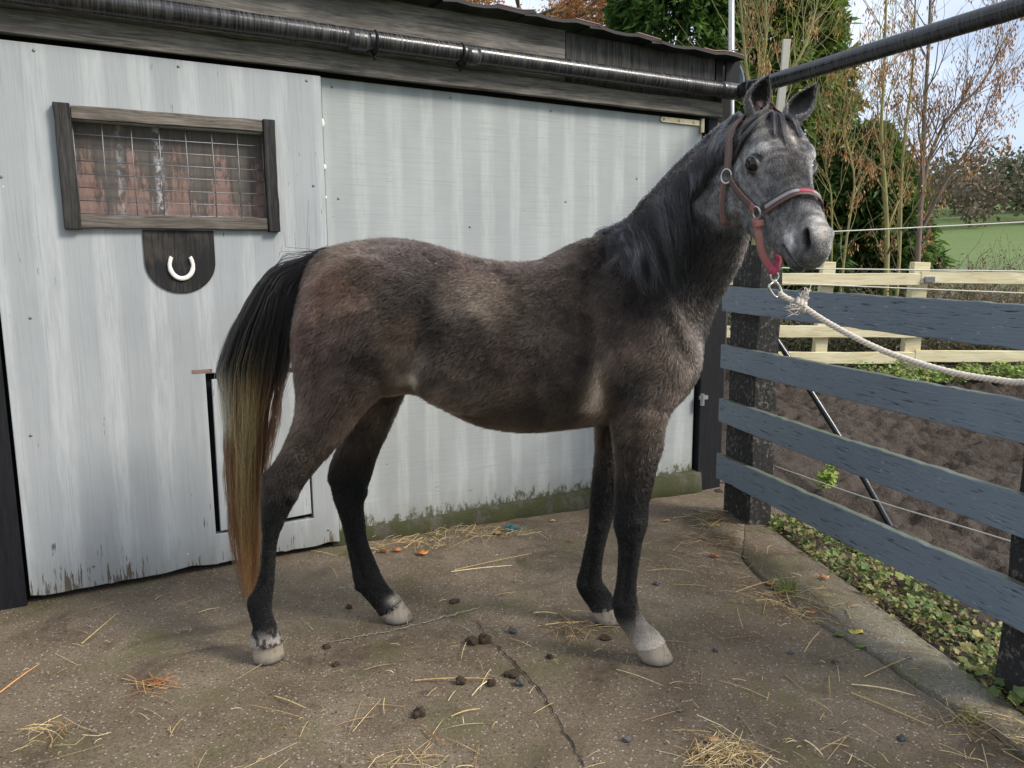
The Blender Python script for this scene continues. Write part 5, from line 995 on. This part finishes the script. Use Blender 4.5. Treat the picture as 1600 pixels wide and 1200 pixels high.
# head: iron grey, paler round the eye, down the cheek and over the muzzle, dark forehead centre
hp = LH; g2 = lambda t, d, l, a, b_, c: np.exp(-((hp[:, 0] - t) / a) ** 2 - ((hp[:, 1] - d) / b_) ** 2 - ((np.abs(hp[:, 2]) - l) / c) ** 2)
hc = np.tile((.17, .165, .165), (NV, 1)).astype(float)
def hb(k, c): 
    global hc
    hc = hc * (1 - k[:, None]) + np.asarray(c) * k[:, None]
hb(g2(.24, .06, 0, .10, .05, .05) * .9, (.062, .05, .045)); hb(g2(.11, .09, 0, .05, .04, .06) * .6, (.16, .14, .12)); hb(g2(.15, .06, .085, .035, .022, .04) * .8, (.30, .30, .31)); hb(g2(.20, .03, .075, .03, .03, .03) * .4, (.27, .255, .235)); hb(g2(.28, -.06, .06, .07, .06, .04) * .45, (.23, .235, .25)); hb(g2(.10, -.09, .08, .07, .06, .06) * .5, (.21, .21, .215))
hb(g2(.42, .0, .05, .035, .035, .03) * .5, (.2, .18, .165)); hb(g2(.44, -.045, .05, .04, .022, .03) * .9, (.5, .5, .52)); hb(g2(.49, .035, .0, .06, .03, .024) * .75, (.33, .30, .27)); hb(g2(.52, -.02, .02, .045, .05, .05) * .5, (.12, .115, .11)); hb(g2(.52, -.06, .03, .035, .03, .05) * .8, (.085, .08, .08)); hb(g2(.47, -.115, .0, .07, .028, .05) * .9, (.05, .048, .05)); hb(g2(.545, -.02, .0, .02, .03, .04) * .6, (.24, .23, .22)); hb(g2(.13, .088, .022, .06, .03, .010) * .4 * (hp[:, 2] < 0), (.42, .38, .34))
hb(np.clip(1 - (eyeD - ER * .95) / .007, 0, 1) * .9, (.02, .018, .018))
hn = vnoise(hp[:, 0] * 3, hp[:, 1] * 3 + hp[:, 2] * 2, 26, 80); hc *= (.62 + .76 * hn)[:, None]; hb(np.clip(dark * 1.15, 0, 1), (.008, .007, .007))
hwgt = np.clip((LH[:, 0] - .0) / .06, 0, 1) * in_head * np.clip((LH[:, 1] + .24) / .03, 0, 1); col = col * (1 - hwgt[:, None]) + hc * hwgt[:, None]
et = np.clip((z_ - 1.80) / .10, 0, 1); ecol = np.outer(1 - et, (.21, .2, .2)) + np.outer(et, (.08, .075, .075)); col[is_ear] = ecol[is_ear]

lum = col.mean(1); col = lum[:, None] + (col - lum[:, None]) * np.where(in_head, 1.0, 1.12)[:, None]; col = np.maximum(col * (.43 * (lum / .085) ** .85)[:, None], .0042)
ca = bme.color_attributes.new('tint', 'FLOAT_COLOR', 'POINT'); ca.data.foreach_set('color', np.concatenate([np.clip(col, 0, 1), np.ones((NV, 1))], 1).astype(np.float32).ravel())
M['hide'] = attr_mat('horse hide', 0.75, 0.2, 0.2, 90); bme.materials.append(M['hide'])
# eyes
m, nt, b = new_mat('horse eye'); lc = nd(nt, 'ShaderNodeTexNoise', {'Vector': coords(nt), 'Scale': 120.}).outputs[0]
setp(nt, b, base=mixc(nt, lc, (.004, .003, .003), (.016, .009, .006)), rough=.09, spec=.3); b.inputs['Coat Weight'].default_value = .2; b.inputs['Coat Roughness'].default_value = 0.02; M['eye'] = m
for sg in (1, -1):
    mb = MB(); mb.loft(ell(EYE * [1, 1, sg], (ER, ER, ER), 20)); mb.build('eye', M['eye'], horse, smooth=True)
# hooves: rings from the hair line down to the ground
m, nt, b = new_mat('pale hoof horn'); v = coords(nt); n1 = noise(nt, nd(nt, 'ShaderNodeMapping', {'Vector': v, 'Scale': (1, 1, .25)}).outputs[0], 60, 4); n2 = noise(nt, v, 25, 4); z = sep(nt, v)[2]
c = mixc(nt, n1, (.19, .16, .125), (.42, .36, .28)); c = mixc(nt, ramp(nt, mth(nt, 'ADD', z, mth(nt, 'MULTIPLY', n2, .02)), [(.014, .9), (.042, 0.)]), c, (.10, .095, .09)); c = mixc(nt, ramp(nt, n2, [(.52, 0.), (.66, .75)]), c, (.09, .08, .07))
rg_ = nd(nt, 'ShaderNodeTexWave', {'Vector': v, 'Scale': 60., 'Distortion': 2.}, bands_direction='Z').outputs['Fac']
setp(nt, b, base=c, rough=.6, normal=bump(nt, mth(nt, 'ADD', mth(nt, 'MULTIPLY', rg_, .4), n1), .35, .003)); M['hoof'] = m
def hoof(rear, front, Y, toe, heel, w, label=None):
    """rear and front pixels of the hair line; toe and heel pixels on the ground"""
    B, Fp = PY(*rear, Y), PY(*front, Y); T, H_ = G(*toe), G(*heel); T[1] = (T[1] + Y) / 2 - .004; H_[1] = Y; T[2] = H_[2] = 0.004; R = []
    ct = (B + Fp) / 2; cb = (T + H_) / 2; ft = (Fp - B) / 2; fb = (T - H_) / 2
    for k in np.linspace(0, 1, 9):
        c = ct * (1 - k) + cb * k; a = (ft * (1 - k) + fb * k) * [1, 1, 1]; wd = w * (.86 + .2 * k); a = a * (1.0 if k < .95 else .985)
        t = np.arange(22) / 22 * 2 * math.pi; ca_, sa = np.cos(t), np.sin(t); ca_ = np.where(ca_ < 0, -np.abs(ca_) ** 1.4, ca_)
        R.append(c + ca_[:, None] * a + sa[:, None] * np.array([0, -wd, 0]))
    top = [ct * 1.0 + (p - ct) * .55 + [0, 0, .006] for p in R[0]]
    o = MB().loft([top] + R).build('hoof', M['hoof'], horse, smooth=True)
    if label: o['label'] = label
hoof((392, 1004), (440, 1000), 2.562, (449, 1022), (400, 1030), .040)
hoof((590, 957), (628, 938), 2.88, (648, 963), (601, 969), .046, 'cream coloured hoof of the far hind leg')
hoof((990, 1009), (1037, 1001), 2.553, (1051, 1026), (1000, 1030), .047)
hoof((921, 948), (962, 943), 2.856, (968, 970), (930, 970), .045)
# ------------------------------------------------------------ hair: winter coat, mane, forelock, tail
scene.cycles_curves.shape = 'RIBBONS'
def hair_mat(name, rough=.42, radial=.6, coat=0.0):
    m = bpy.data.materials.new(name); m.use_nodes = True; nt = m.node_tree; nt.nodes.remove(nt.nodes['Principled BSDF'])
    a = nd(nt, 'ShaderNodeAttribute', attribute_name='tint').outputs['Color']
    rnd = nd(nt, 'ShaderNodeHairInfo').outputs['Random']; c = mixc(nt, 1.0, a, ramp(nt, rnd, [(0, .72), (1, 1.28)]), 'MULTIPLY')
    h = nd(nt, 'ShaderNodeBsdfHairPrincipled', {'Color': c, 'Roughness': rough, 'Radial Roughness': radial, 'Coat': coat, 'Random Roughness': .2, 'IOR': 1.34}, parametrization='COLOR')
    nt.links.new(h.outputs[0], nt.nodes['Material Output'].inputs[0]); return m
M['coat'] = hair_mat('coat hair', .34, .65); M['mane'] = hair_mat('mane hair', .30, .5)
def hair(name, P, Rr, tint, mat, parent, per_point=False):
    """P (n,k,3) world points, Rr (k,) or (n,k) radii, tint (n,3) or (n,k,3)"""
    n, k = P.shape[:2]; hc_ = bpy.data.hair_curves.new(name); hc_.add_curves([k] * n)
    hc_.attributes['position'].data.foreach_set('vector', (P - np.array(parent.location)).astype(np.float32).ravel())
    r = hc_.attributes.get('radius') or hc_.attributes.new('radius', 'FLOAT', 'POINT'); r.data.foreach_set('value', np.broadcast_to(Rr, (n, k)).astype(np.float32).ravel())
    t = hc_.attributes.new('tint', 'FLOAT_COLOR', 'POINT' if per_point else 'CURVE')
    t.data.foreach_set('color', np.concatenate([tint, np.ones(tint.shape[:-1] + (1,))], -1).astype(np.float32).ravel())
    hc_.materials.append(mat); o = bpy.data.objects.new(name, hc_); COL.objects.link(o); o.parent = parent; return o
R_ = np.random.default_rng(500)
tris = np.array([(f[0], f[i], f[i + 1]) for f in allF for i in range(1, len(f) - 1)]); A0, A1, A2 = allV[tris[:, 0]], allV[tris[:, 1]], allV[tris[:, 2]]
area = np.linalg.norm(np.cross(A1 - A0, A2 - A0), axis=1) / 2; tn = unit(np.array([1, 0, 0])); cN = NO[tris].mean(1); cP = (A0 + A1 + A2) / 3
view = (CC - cP) / np.linalg.norm(CC - cP, axis=1, keepdims=True); facing = (cN * view).sum(1)
wgt = area * np.where(facing > -.25, 1.0, .22) * np.where(LH[tris[:, 0], 0] > .04, np.where(in_head[tris[:, 0]], 2.2, 1), 1) * np.where(dark[tris[:, 0]] > .35, 0.02, 1) * np.where(eyeD[tris[:, 0]] < ER + .007, 0.0, 1); wgt *= np.where(cP[:, 2] < .055, .3, 1)
NH = 480000; ti = R_.choice(len(tris), NH, p=wgt / wgt.sum()); b1, b2 = R_.random(NH), R_.random(NH); fl = b1 + b2 > 1; b1[fl], b2[fl] = 1 - b1[fl], 1 - b2[fl]; b0 = 1 - b1 - b2
bl = lambda X_: X_[tris[ti, 0]] * b0[:, None] + X_[tris[ti, 1]] * b1[:, None] + X_[tris[ti, 2]] * b2[:, None]
P0 = bl(allV); N0 = bl(NO); N0 /= np.linalg.norm(N0, axis=1, keepdims=True) + 1e-9; T0 = bl(col); hd = in_head[tris[ti, 0]] & (LH[tris[ti, 0], 0] > .02); er = is_ear[tris[ti, 0]]
flow = np.tile(np.array([-.8, 0, -.75]), (NH, 1)); fz = P0[:, 2]
flow = np.where((fz < .80)[:, None], np.array([-.25, 0, -1.]), flow); belly = (fz < 1.02) & (fz > .72) & (P0[:, 0] > -.35) & (P0[:, 0] < .35); flow[belly] = [-.9, 0, -.55]
neck = (P0[:, 0] > .42) & (fz > 1.15) & ~hd; flow[neck] = [-.45, .1, -1.]; rump = (P0[:, 0] < -.45) & (fz > .85); flow[rump] = [-.75, 0, -.9]
flow[hd] = HM[0] + .25 * np.sign(LH[tris[ti, 0], 2])[hd, None] * 0 - .35 * HM[1]; flow[er] = [.1, 0, 1.]
ch = np.exp(-((P0[:, 0] - .62) / .09) ** 2 - ((fz - 1.1) / .2) ** 2); flow += ch[:, None] * np.array([.7, -.2, -.1])
sw = vnoise(P0[:, 0] + P0[:, 1] * .6, fz, 5, 81) - .5; sw2 = vnoise(P0[:, 0] + P0[:, 1] * .6, fz + 3, 34, 82) - .5; ang = sw * .7 + sw2 * .35
tg = np.cross(N0, flow); tg /= np.linalg.norm(tg, axis=1, keepdims=True) + 1e-9; fd = np.cross(tg, N0); dirn = fd * np.cos(ang)[:, None] + tg * np.sin(ang)[:, None] + R_.normal(0, .21, (NH, 3)); 
Ln = np.where(hd, .006, np.where(er, .008, np.where(fz < .5, .006, np.where(fz < .75, .010, .0155)))) * R_.uniform(.6, 1.25, NH)
muz = hd & (LH[tris[ti, 0], 0] > .42); Ln[muz] *= .5; Ln *= np.where(dark[tris[ti, 0]] > .2, .3, 1)
jaw = hd & (LH[tris[ti, 0], 1] < -.13); Ln[jaw] *= 1.6
lift = np.where(hd | (fz < .6), .22, .30) + .12 * sw2; lift = lift[:, None]
q1 = P0 + (dirn + N0 * (lift + .35)) * (Ln * .33)[:, None]; q2 = q1 + (dirn + N0 * lift) * (Ln * .33)[:, None]; q3 = q2 + (dirn + N0 * (lift * .3 - .02)) * (Ln * .4)[:, None]
rn = R_.random(NH); kk = np.where(rn < .17, 2.5, np.where(rn < .5, .70, 1.0)) * (1 + sw2 * .25); kk = np.where(er | (fz < .7), np.where(rn < .05, 1.5, .95), kk); tint = np.clip(T0 * kk[:, None], 0, .85); tint[hd & (rn < .30)] = tint[hd & (rn < .30)] * .8 + .09; tint[hd & (rn > .78)] *= .5
coat_o = hair('coat', np.stack([P0, q1, q2, q3], 1), np.array([.00055, .00052, .0004, .0001]) * np.where(hd | er, .6, 1.0)[:, None], tint, M['coat'], horse)

# where the hide lies, for the long hair to fall over it
BVH = BVHTree.FromPolygons([tuple(v) for v in allV], [tuple(p.vertices) for p in bme.polygons])
_nf = [f for f in (tuple(p.vertices) for p in bme.polygons) if not (in_head[f[0]] and LH[f[0], 0] > .015) and not is_ear[f[0]]]
BVN = BVHTree.FromPolygons([tuple(v) for v in allV], _nf)      # the hide without the head
def hide_y(x, z, y0=1.2):
    h = BVN.ray_cast(Vector((x, y0, z)), Vector((0, 1, 0)), 3.0)[0]; return h.y if h else None
crest = spline([PY(*uv, Y) for uv, Y in [((1156, 178), 2.49), ((1145, 184), 2.505), ((1118, 203), 2.54), ((1084, 232), 2.585), ((1052, 262), 2.63), ((1020, 297), 2.67), ((992, 330), 2.70), ((968, 351), 2.715), ((947, 364), 2.72)]], 200)
tipu = np.array([[1120, 325], [1118, 340], [1112, 358], [1100, 375], [1085, 402], [1068, 445], [1052, 450], [1022, 448], [985, 432], [950, 398]], float)
tips = spline(np.concatenate([tipu, np.zeros((len(tipu), 1))], 1), 200)[:, :2]
Pm = []; Tm = []; nlock = 230
for L_ in range(nlock):
    s = R_.random() ** .9; ci = int(s * 199); uv = tips[ci] + R_.normal(0, [9, 16]) - [0, 26 + (R_.random() ** 2) * (60 if s < .8 else 14)]; lockcol = np.array([.011, .0108, .0118]) * R_.uniform(.5, 1.9)
    if R_.random() < .3: lockcol = np.array([.055, .057, .064]) * R_.uniform(.7, 1.4)
    if s > .85: lockcol = lockcol * 1.5
    d_ = unit(ray(uv[0], uv[1])); h_ = BVN.ray_cast(Vector(CC), Vector(d_), 6.0)[0]; e = np.array(h_) if h_ is not None else PY(uv[0], uv[1], 2.5); sw_ = R_.normal(0, .016); wide = R_.uniform(.010, .026); thick = R_.uniform(.004, .03)
    for _ in range(R_.integers(26, 46)):
        cj = int(np.clip(ci + R_.normal(0, 5), 0, 199)); r0 = crest[cj] + R_.normal(0, .003, 3) + [0, R_.uniform(-.012, .012), R_.uniform(-.012, .004)]; ef = e + np.array([R_.normal(0, wide * .5), 0, R_.normal(0, .012) - abs(R_.normal(0, .014))]); pts = []; yl = r0[1]; k = 11; sgn = R_.normal(0, .003)
        top = r0 + [0, -.010, .009 + R_.random() * .005]
        for i in range(k):
            t = i / (k - 1); x = top[0] * (1 - t) + ef[0] * t + (sw_ + sgn) * math.sin(math.pi * t) + wide * .5 * math.sin(t * 3) * R_.normal(0, .12); z = top[2] * (1 - t) + ef[2] * t - .01 * math.sin(math.pi * t) * 0
            if i == 0: pts.append(r0); continue
            y = hide_y(x, z); lay = .006 + thick * math.sin(math.pi * min(1, t * 1.1)) ** .7 * R_.uniform(.6, 1) + .002
            yt = (y - lay) if y is not None else yl
            yl = yt if i == 1 else (yl * .45 + yt * .55 if y is None or yt > yl else yt); pts.append([x, min(yl, r0[1] + .02), z])
        Pm.append(pts); Tm.append(lockcol * (R_.uniform(.6, 1.3) if R_.random() < .93 else 3.0))
Pm = np.array(Pm); Pm[:, 1:-1] = (Pm[:, :-2] + Pm[:, 1:-1] * 2 + Pm[:, 2:]) / 4
hair('mane', Pm, np.linspace(1, .35, 11) * .00085, np.array(Tm), M['mane'], horse)
# forelock: two falls over the forehead, either side of the whorl
Pf = []; Tf = []
def on_hide(u, v, lift):
    d = ray(u, v); h, n, _, _ = BVH.ray_cast(Vector(CC), Vector(unit(d)), 6.0)
    return (np.array(h) + np.array(n) * lift) if h is not None else None
for path, n_, w in [([(1204, 176), (1192, 190), (1175, 209), (1158, 234), (1146, 258)], 120, 1.7), ([(1212, 172), (1216, 190), (1222, 210), (1228, 228)], 70, 3), ([(1218, 174), (1230, 188), (1242, 200), (1250, 216)], 90, 3), ([(1204, 172), (1190, 184), (1172, 196), (1156, 212)], 50, 2.2), ([(1208, 170), (1206, 186), (1208, 204), (1212, 218)], 45, 3.5)]:
    pp = spline(np.array([(a, b_, 0) for a, b_ in path]), 9)
    for _ in range(n_):
        o = R_.normal(0, w); tl = R_.uniform(.75, 1.08); P = []; li = R_.uniform(.004, .016)
        for i in range(9):
            t = i / 8 * tl; j = min(i, 8); q = pp[0] * (1 - t) + 0 * pp[0]; idx = min(t * 8, 8); a = int(min(idx, 7)); f = idx - a; q = pp[a] * (1 - f) + pp[a + 1] * f
            h = on_hide(q[0] + o * (.9 - .45 * t), q[1] + abs(o) * .3 * (i == 0), li * (.5 + math.sin(math.pi * min(1, t + .15))))
            P.append(h if h is not None else (P[-1] + [0, 0, -.008] if P else HO + HM[1] * .1))
        Pf.append(P); Tf.append(np.array([.016, .0155, .017]) * R_.uniform(.6, 2.2))
Pf = np.array(Pf); Pf[:, 1:-1] = (Pf[:, :-2] + Pf[:, 1:-1] * 2 + Pf[:, 2:]) / 4
hair('forelock', Pf, np.linspace(1, .4, 9) * .0007, np.array(Tf), M['mane'], horse)
# tail: dark at the dock, straw blond through the middle, rusty at the edges and ends
dock = spline([PY(514, 391, 2.72), PY(497, 397, 2.72), PY(480, 412, 2.72), PY(468, 440, 2.72), PY(463, 475, 2.72)], 60)
env = [(400, 440, 488), (424, 418, 480), (440, 405, 470), (467, 388, 459), (513, 364, 456), (577, 341, 450), (640, 347, 433), (720, 352, 421), (800, 358, 416), (870, 367, 412), (930, 379, 404), (955, 385, 400)]
ev_, el_, er_ = (np.array([e[i] for e in env], float) for i in range(3))
Pt = []; Tt = []; NT = 3600; k = 18
lockc = R_.random(60); lockw = R_.normal(0, 1, (60, 3))
for i in range(NT):
    a = R_.random(); a = np.clip(a + R_.normal(0, .03), 0, 1); lk = int(a * 59); a = a + (np.floor(a * 20) / 20 + .025 - a) * .5; d_i = int(np.clip((.05 + .75 * a) * 59 + R_.normal(0, 5), 0, 59)); r0 = dock[d_i] + R_.normal(0, .006, 3); yb = 2.70 + R_.normal(0, .028) * (1 - .3 * a)
    endv = 958 - abs(R_.normal(0, 1)) * (90 if .15 < a < .8 else 180) - 90 * lockc[lk] ** 2
    if R_.random() < .30: endv = R_.uniform(560, 760)
    if a > .86: endv = min(endv, R_.uniform(540, 800))
    uv0 = proj(r0); v0 = uv0[1]; sw_ = R_.normal(0, 2.2) if R_.random() < .9 else R_.normal(0, 5); pts = []; ts = []
    for j in range(k):
        t = j / (k - 1); v = v0 + (endv - v0) * t ** 1.15; l_, r_ = np.interp(v, ev_, el_), np.interp(v, ev_, er_); u = l_ + (r_ - l_) * (a + (.035 * lockw[lk, 0] * math.sin(v * .016 + lockw[lk, 1] * 3) + .02 * lockw[lk, 2]) * t) + sw_ * math.sin(v * .02 + lk) * min(1, t * 2.5) + 3.0 * lockw[lk, 1] * math.sin(v * .045 + lk) * t
        m_ = min(1, t * 5) if True else 1; u = uv0[0] * (1 - m_) + u * m_
        y = r0[1] * (1 - min(1, t * 3)) + (yb - .02 * math.sin(min(v, 900) * .006)) * min(1, t * 3); pts.append(PY(u, v, y) if j else r0)
        dk = np.clip((v - (578 + 30 * math.sin(lk * 2.1) + 40 * (lockc[(lk * 7) % 60] - .5))) / 55, 0, 1); mid = math.exp(-((a - .42) / .2) ** 2)
        low_ = np.clip((v - 720) / 170, 0, 1); bl_ = np.array([.80, .45, .16]) * mid + np.array([.07, .033, .02]) * (1 - mid); bl_ = bl_ * (1 - low_ * .75) + np.array([.13, .052, .024]) * low_ * .75
        if a < .14 and 560 < v < 680: bl_ = np.array([.5, .42, .3])
        ts.append(np.array([.012, .011, .0115]) * (1 - dk) + bl_ * dk)
    g_ = (R_.uniform(.45, 1.5) if R_.random() < .8 else .25) * (.6 + .8 * lockc[(lk * 3) % 60]); Pt.append(pts); Tt.append(np.array(ts) * g_)
hair('tail', np.array(Pt), np.linspace(1, .45, k) * .00075, np.clip(np.array(Tt), 0, .8), M['mane'], horse, True)
# ============================================================ headcollar and lead rope
M['web'] = attr_mat('woven webbing', .8, .2, .35, 420)
hc_o = empty('headcollar', hw((.2, 0, 0)), 'worn brown and salmon pink webbing headcollar on the horse head', 'headcollar')
def near(p, lift):
    h, n, _, _ = BVH.find_nearest(Vector(p)); return np.array(h) + np.array(n) * lift, np.array(n)
def cam_pt(u, v, lift=.010):
    d = unit(ray(u, v)); h, n, _, _ = BVH.ray_cast(Vector(CC), Vector(d), 6.0); return np.array(h) + np.array(n) * lift
def strap(name, pts, w, cols, lift=.011, n=40, follow=True, th=.003, label=None, nrm=None):
    """a flat band laid over the hide; cols: colours across the band"""
    P = spline(pts, n); Nn = []
    for i in range(n):
        if follow: P[i], nn = near(P[i], lift)
        else: _, nn = near(P[i], lift)
        Nn.append(nn if nrm is None else unit(nrm))
    for _ in range(4): P[1:-1] = (P[:-2] + 2 * P[1:-1] + P[2:]) / 4
    Nn = np.array(Nn)
    for _ in range(4): Nn[1:-1] = (Nn[:-2] + 2 * Nn[1:-1] + Nn[2:]) / 4
    T = np.gradient(P, axis=0); k = len(cols); V = []; Tn = []; Fc = []; m = 2 * k
    for i in range(n):
        t = unit(T[i]); nn = unit(Nn[i] - t * np.dot(Nn[i], t)); s_ = np.cross(t, nn); a = np.linspace(-1, 1, k)
        V += [P[i] + s_ * x * w / 2 + nn * th * (1 - .35 * x * x) for x in a] + [P[i] + s_ * x * w / 2 for x in a[::-1]]
        cc = [c(i / (n - 1)) if callable(c) else c for c in cols]; Tn += cc + cc[::-1]
    for i in range(n - 1):
        for j in range(m): Fc.append((i * m + j, i * m + (j + 1) % m, (i + 1) * m + (j + 1) % m, (i + 1) * m + j))
    Fc += [tuple(range(m))[::-1], tuple((n - 1) * m + j for j in range(m))]
    mb = MB().add(V, Fc); mb.t = [np.concatenate([np.array(Tn, float), np.ones((len(Tn), 1))], 1)]
    o = mb.build(name, M['web'], hc_o, smooth=True, tint=True)
    if label: o['label'] = label
    return o
BRN = (.115, .088, .08); SAL = (.27, .125, .11); PNK = (.36, .07, .10); DKB = (.05, .042, .042); SIL = (.33, .32, .33)
Bn = hl(cam_pt(1190, 331)); An = hl(cam_pt(1139, 276)); mir = np.array([1, 1, -1])
Bf, Af = Bn * mir, An * mir
lane = lambda t: PNK if .50 < t < .68 else (SIL if .06 < t < .86 else DKB)
nose_mid = hl(cam_pt(1240, 303)); top = np.array([Bn[0] - .004, .062, 0]); ba, ab = unit(An - Bn), None
nb_pts = [cam_pt(1197, 328), cam_pt(1212, 318), cam_pt(1230, 309), cam_pt(1248, 304), cam_pt(1264, 305)]; q_ = hl(nb_pts[-1])
nb_pts += [hw((q_[0] + .004, .020, -.048)), hw(Bf + [.004, .010, 0])]
strap('noseband', nb_pts, .030, [DKB, DKB, lane, lane, DKB, (.17, .09, .08), (.2, .11, .095)], .012, 60)
for sg, A_, B_ in ((1, An, Bn), (-1, Af, Bf)):
    q = np.array([1, 1, sg]); d_ = unit(B_ - A_)
    strap('cheek_strap', [hw(A_ + d_ * .014), hw(A_ * .66 + B_ * .34), hw(A_ * .33 + B_ * .67), hw(B_ - d_ * .034)], .027, [SAL, BRN, BRN, BRN, BRN, BRN], .012, 30)
    strap('strap_keeper', [hw(B_ - d_ * .036), hw(B_ - d_ * .012)], .030, [SAL, SAL, (.38, .16, .13), SAL], .0135, 8)
strap('crownpiece', [hw(An - [.008, -.014, 0]), cam_pt(1143, 240), cam_pt(1149, 205), hw((-.050, .085, .035)), hw((-.052, .10, 0)), hw((-.050, .085, -.035)), hw((.0, -.02, -.09)), hw(Af - [.008, -.014, 0])], .024, [(.2, .11, .10), BRN, (.18, .12, .11), BRN, (.2, .11, .10)], .016, 70)
th_pts = [hw(An + [.0, -.014, 0]), cam_pt(1133, 303), cam_pt(1131, 325), cam_pt(1134, 345), hw((.05, -.205, .0)), hw((.06, -.19, -.04)), hw(Af + [-.02, -.08, 0]), hw(Af + [.0, -.014, 0])]
strap('throat_strap', th_pts, .017, [(.2, .1, .09), BRN, SAL], .014, 60)
# chin strap: falls clear of the jaw to the lead ring
mdl = lambda p, dy: np.asarray(p) + [0, dy, 0]
B0 = hw(Bn); yb = B0[1]
CH = [hw(Bn + [.004, -.016, .004]), PY(1186, 368, yb - .022), PY(1190, 392, yb - .03), PY(1200, 412, yb - .04), PY(1210, 424, yb - .05)]
colr = lambda t: tuple(np.array(SAL) * (1 - max(0, t - .45) / .55) + np.array(PNK) * (max(0, t - .45) / .55))
strap('chin_strap', CH, .026, [BRN, colr, colr, colr, BRN], 0, 34, False, nrm=(-.45, -.9, 0), label='salmon strap turning pink, hanging from the nose ring to the lead clip')
strap('chin_strap', [PY(1210, 424, yb - .05), PY(1216, 408, yb - .02), PY(1214, 398, yb + .03), hw((.36, -.15, -.03)), hw(Bf + [.0, -.02, 0])], .020, [PNK, PNK, PNK, PNK], 0, 30, False, nrm=(-.3, -.95, 0))
strap('strap_keeper', [PY(1185, 344, yb - .024), PY(1186, 354, yb - .025)], .030, [SAL, (.4, .17, .14), SAL], 0, 6, False, nrm=(-.45, -.9, 0))
strap('strap_end', [PY(1203, 420, yb - .055), PY(1215, 424, yb - .058)], .026, [PNK, (.5, .08, .15), PNK], 0, 6, False, nrm=(-.3, -.95, 0))
def ring_at(c, n, r, tr, nm, elong=1.0, up_=None, par=hc_o):
    n = unit(n); a = unit(np.cross(n, [0, 0, 1.])); b_ = np.cross(n, a); t = np.linspace(0, 2 * math.pi, 25)
    return MB().tube([c + a * r * math.cos(x) + b_ * r * elong * math.sin(x) for x in t], tr, 8, cap=False).build(nm, M['ring'], par, smooth=True)
M['ring'] = plain('worn steel ring', (.55, .53, .5), .3, .9, var=.2)
for c_ in (Bn, Bf):
    p_, n_ = near(hw(c_), .016); ring_at(p_, n_, .018, .0032, 'ring')
for c_ in (An, Af):
    p_, n_ = near(hw(c_), .016); ring_at(p_, n_, .017, .003, 'ring', 1.25)
R0 = PY(1210, 432, yb - .05); ring_at(R0, (.3, -1, 0), .013, .003, 'lead_ring')
# lead rope: snap hook, knot, three laid strands running off to the right
M['rope'] = plain('off white cotton rope', (.56, .50, .44), .9, var=.3, scale=160, bstr=.5)
lead = empty('lead_rope', PY(1300, 520, 2.3), 'off white twisted lead rope running from the headcollar clip across the blue rails', 'rope')
yk = yb - .05
hook = spline([PY(1209, 440, yk), PY(1202, 446, yk - .01), PY(1203, 453, yk - .01), PY(1212, 464, yk - .005), PY(1221, 461, yk), PY(1219, 450, yk + .005), PY(1213, 441, yk)], 30)
MB().tube(hook, .0038, 8).blob(PY(1210, 440, yk), .0085, .1, 8).build('snap_hook', M['ring'], lead, smooth=True)
rp = spline([PY(1218, 458, yk), PY(1226, 464, yk - .01), PY(1246, 474, yk - .02), PY(1256, 480, yk - .03), PY(1300, 508, yk - .09), PY(1380, 548, yk - .18), PY(1480, 580, yk - .28), PY(1560, 594, yk - .36), PY(1604, 597, yk - .41), PY(1720, 588, yk - .54)], 420)
Tg = np.gradient(rp, axis=0); dist = np.concatenate([[0], np.cumsum(np.linalg.norm(np.diff(rp, axis=0), axis=1))]); mb = MB()
for k in range(3):
    pts = []
    for i in range(len(rp)):
        t = unit(Tg[i]); a = unit(np.cross(t, [0, 0, 1.])); b_ = np.cross(t, a); f = -dist[i] * 2 * math.pi / .034 + k * 2 * math.pi / 3; pts.append(rp[i] + .0042 * (math.cos(f) * a + math.sin(f) * b_))
    mb.tube(pts, .0046, 7)
mb.build('rope', M['rope'], lead, smooth=True)
kn = PY(1252, 477, yk - .03); mb = MB(); R_ = np.random.default_rng(900); ax = unit(rp[60] - rp[30])
for k in range(3):
    t = np.linspace(0, 2 * math.pi, 16); o = ax * (k - 1) * .010; u_ = unit(np.cross(ax, [0, 0, 1.])); w_ = np.cross(ax, u_); mb.tube([kn + o + (.0145 - .002 * abs(k - 1)) * (math.cos(x) * u_ + math.sin(x) * w_) + ax * .006 * math.sin(x) for x in t], .0065, 7, cap=False)
mb.build('knot', M['rope'], lead, smooth=True)
mb = MB()
for _ in range(26): mb.tube(spline([kn, kn + R_.normal(0, .006, 3) + [.004, 0, .016], kn + R_.normal(0, .008, 3) + [.010, 0, .036 + R_.normal(0, .006)]], 6), .0013, 4)
for _ in range(26): mb.tube(spline([kn, kn + R_.normal(0, .006, 3) + [-.016, -.004, -.010], kn + R_.normal(0, .009, 3) + [-.030, -.004, -.012]], 6), .0013, 4)
mb.build('frayed_end', M['rope'], lead, smooth=True)
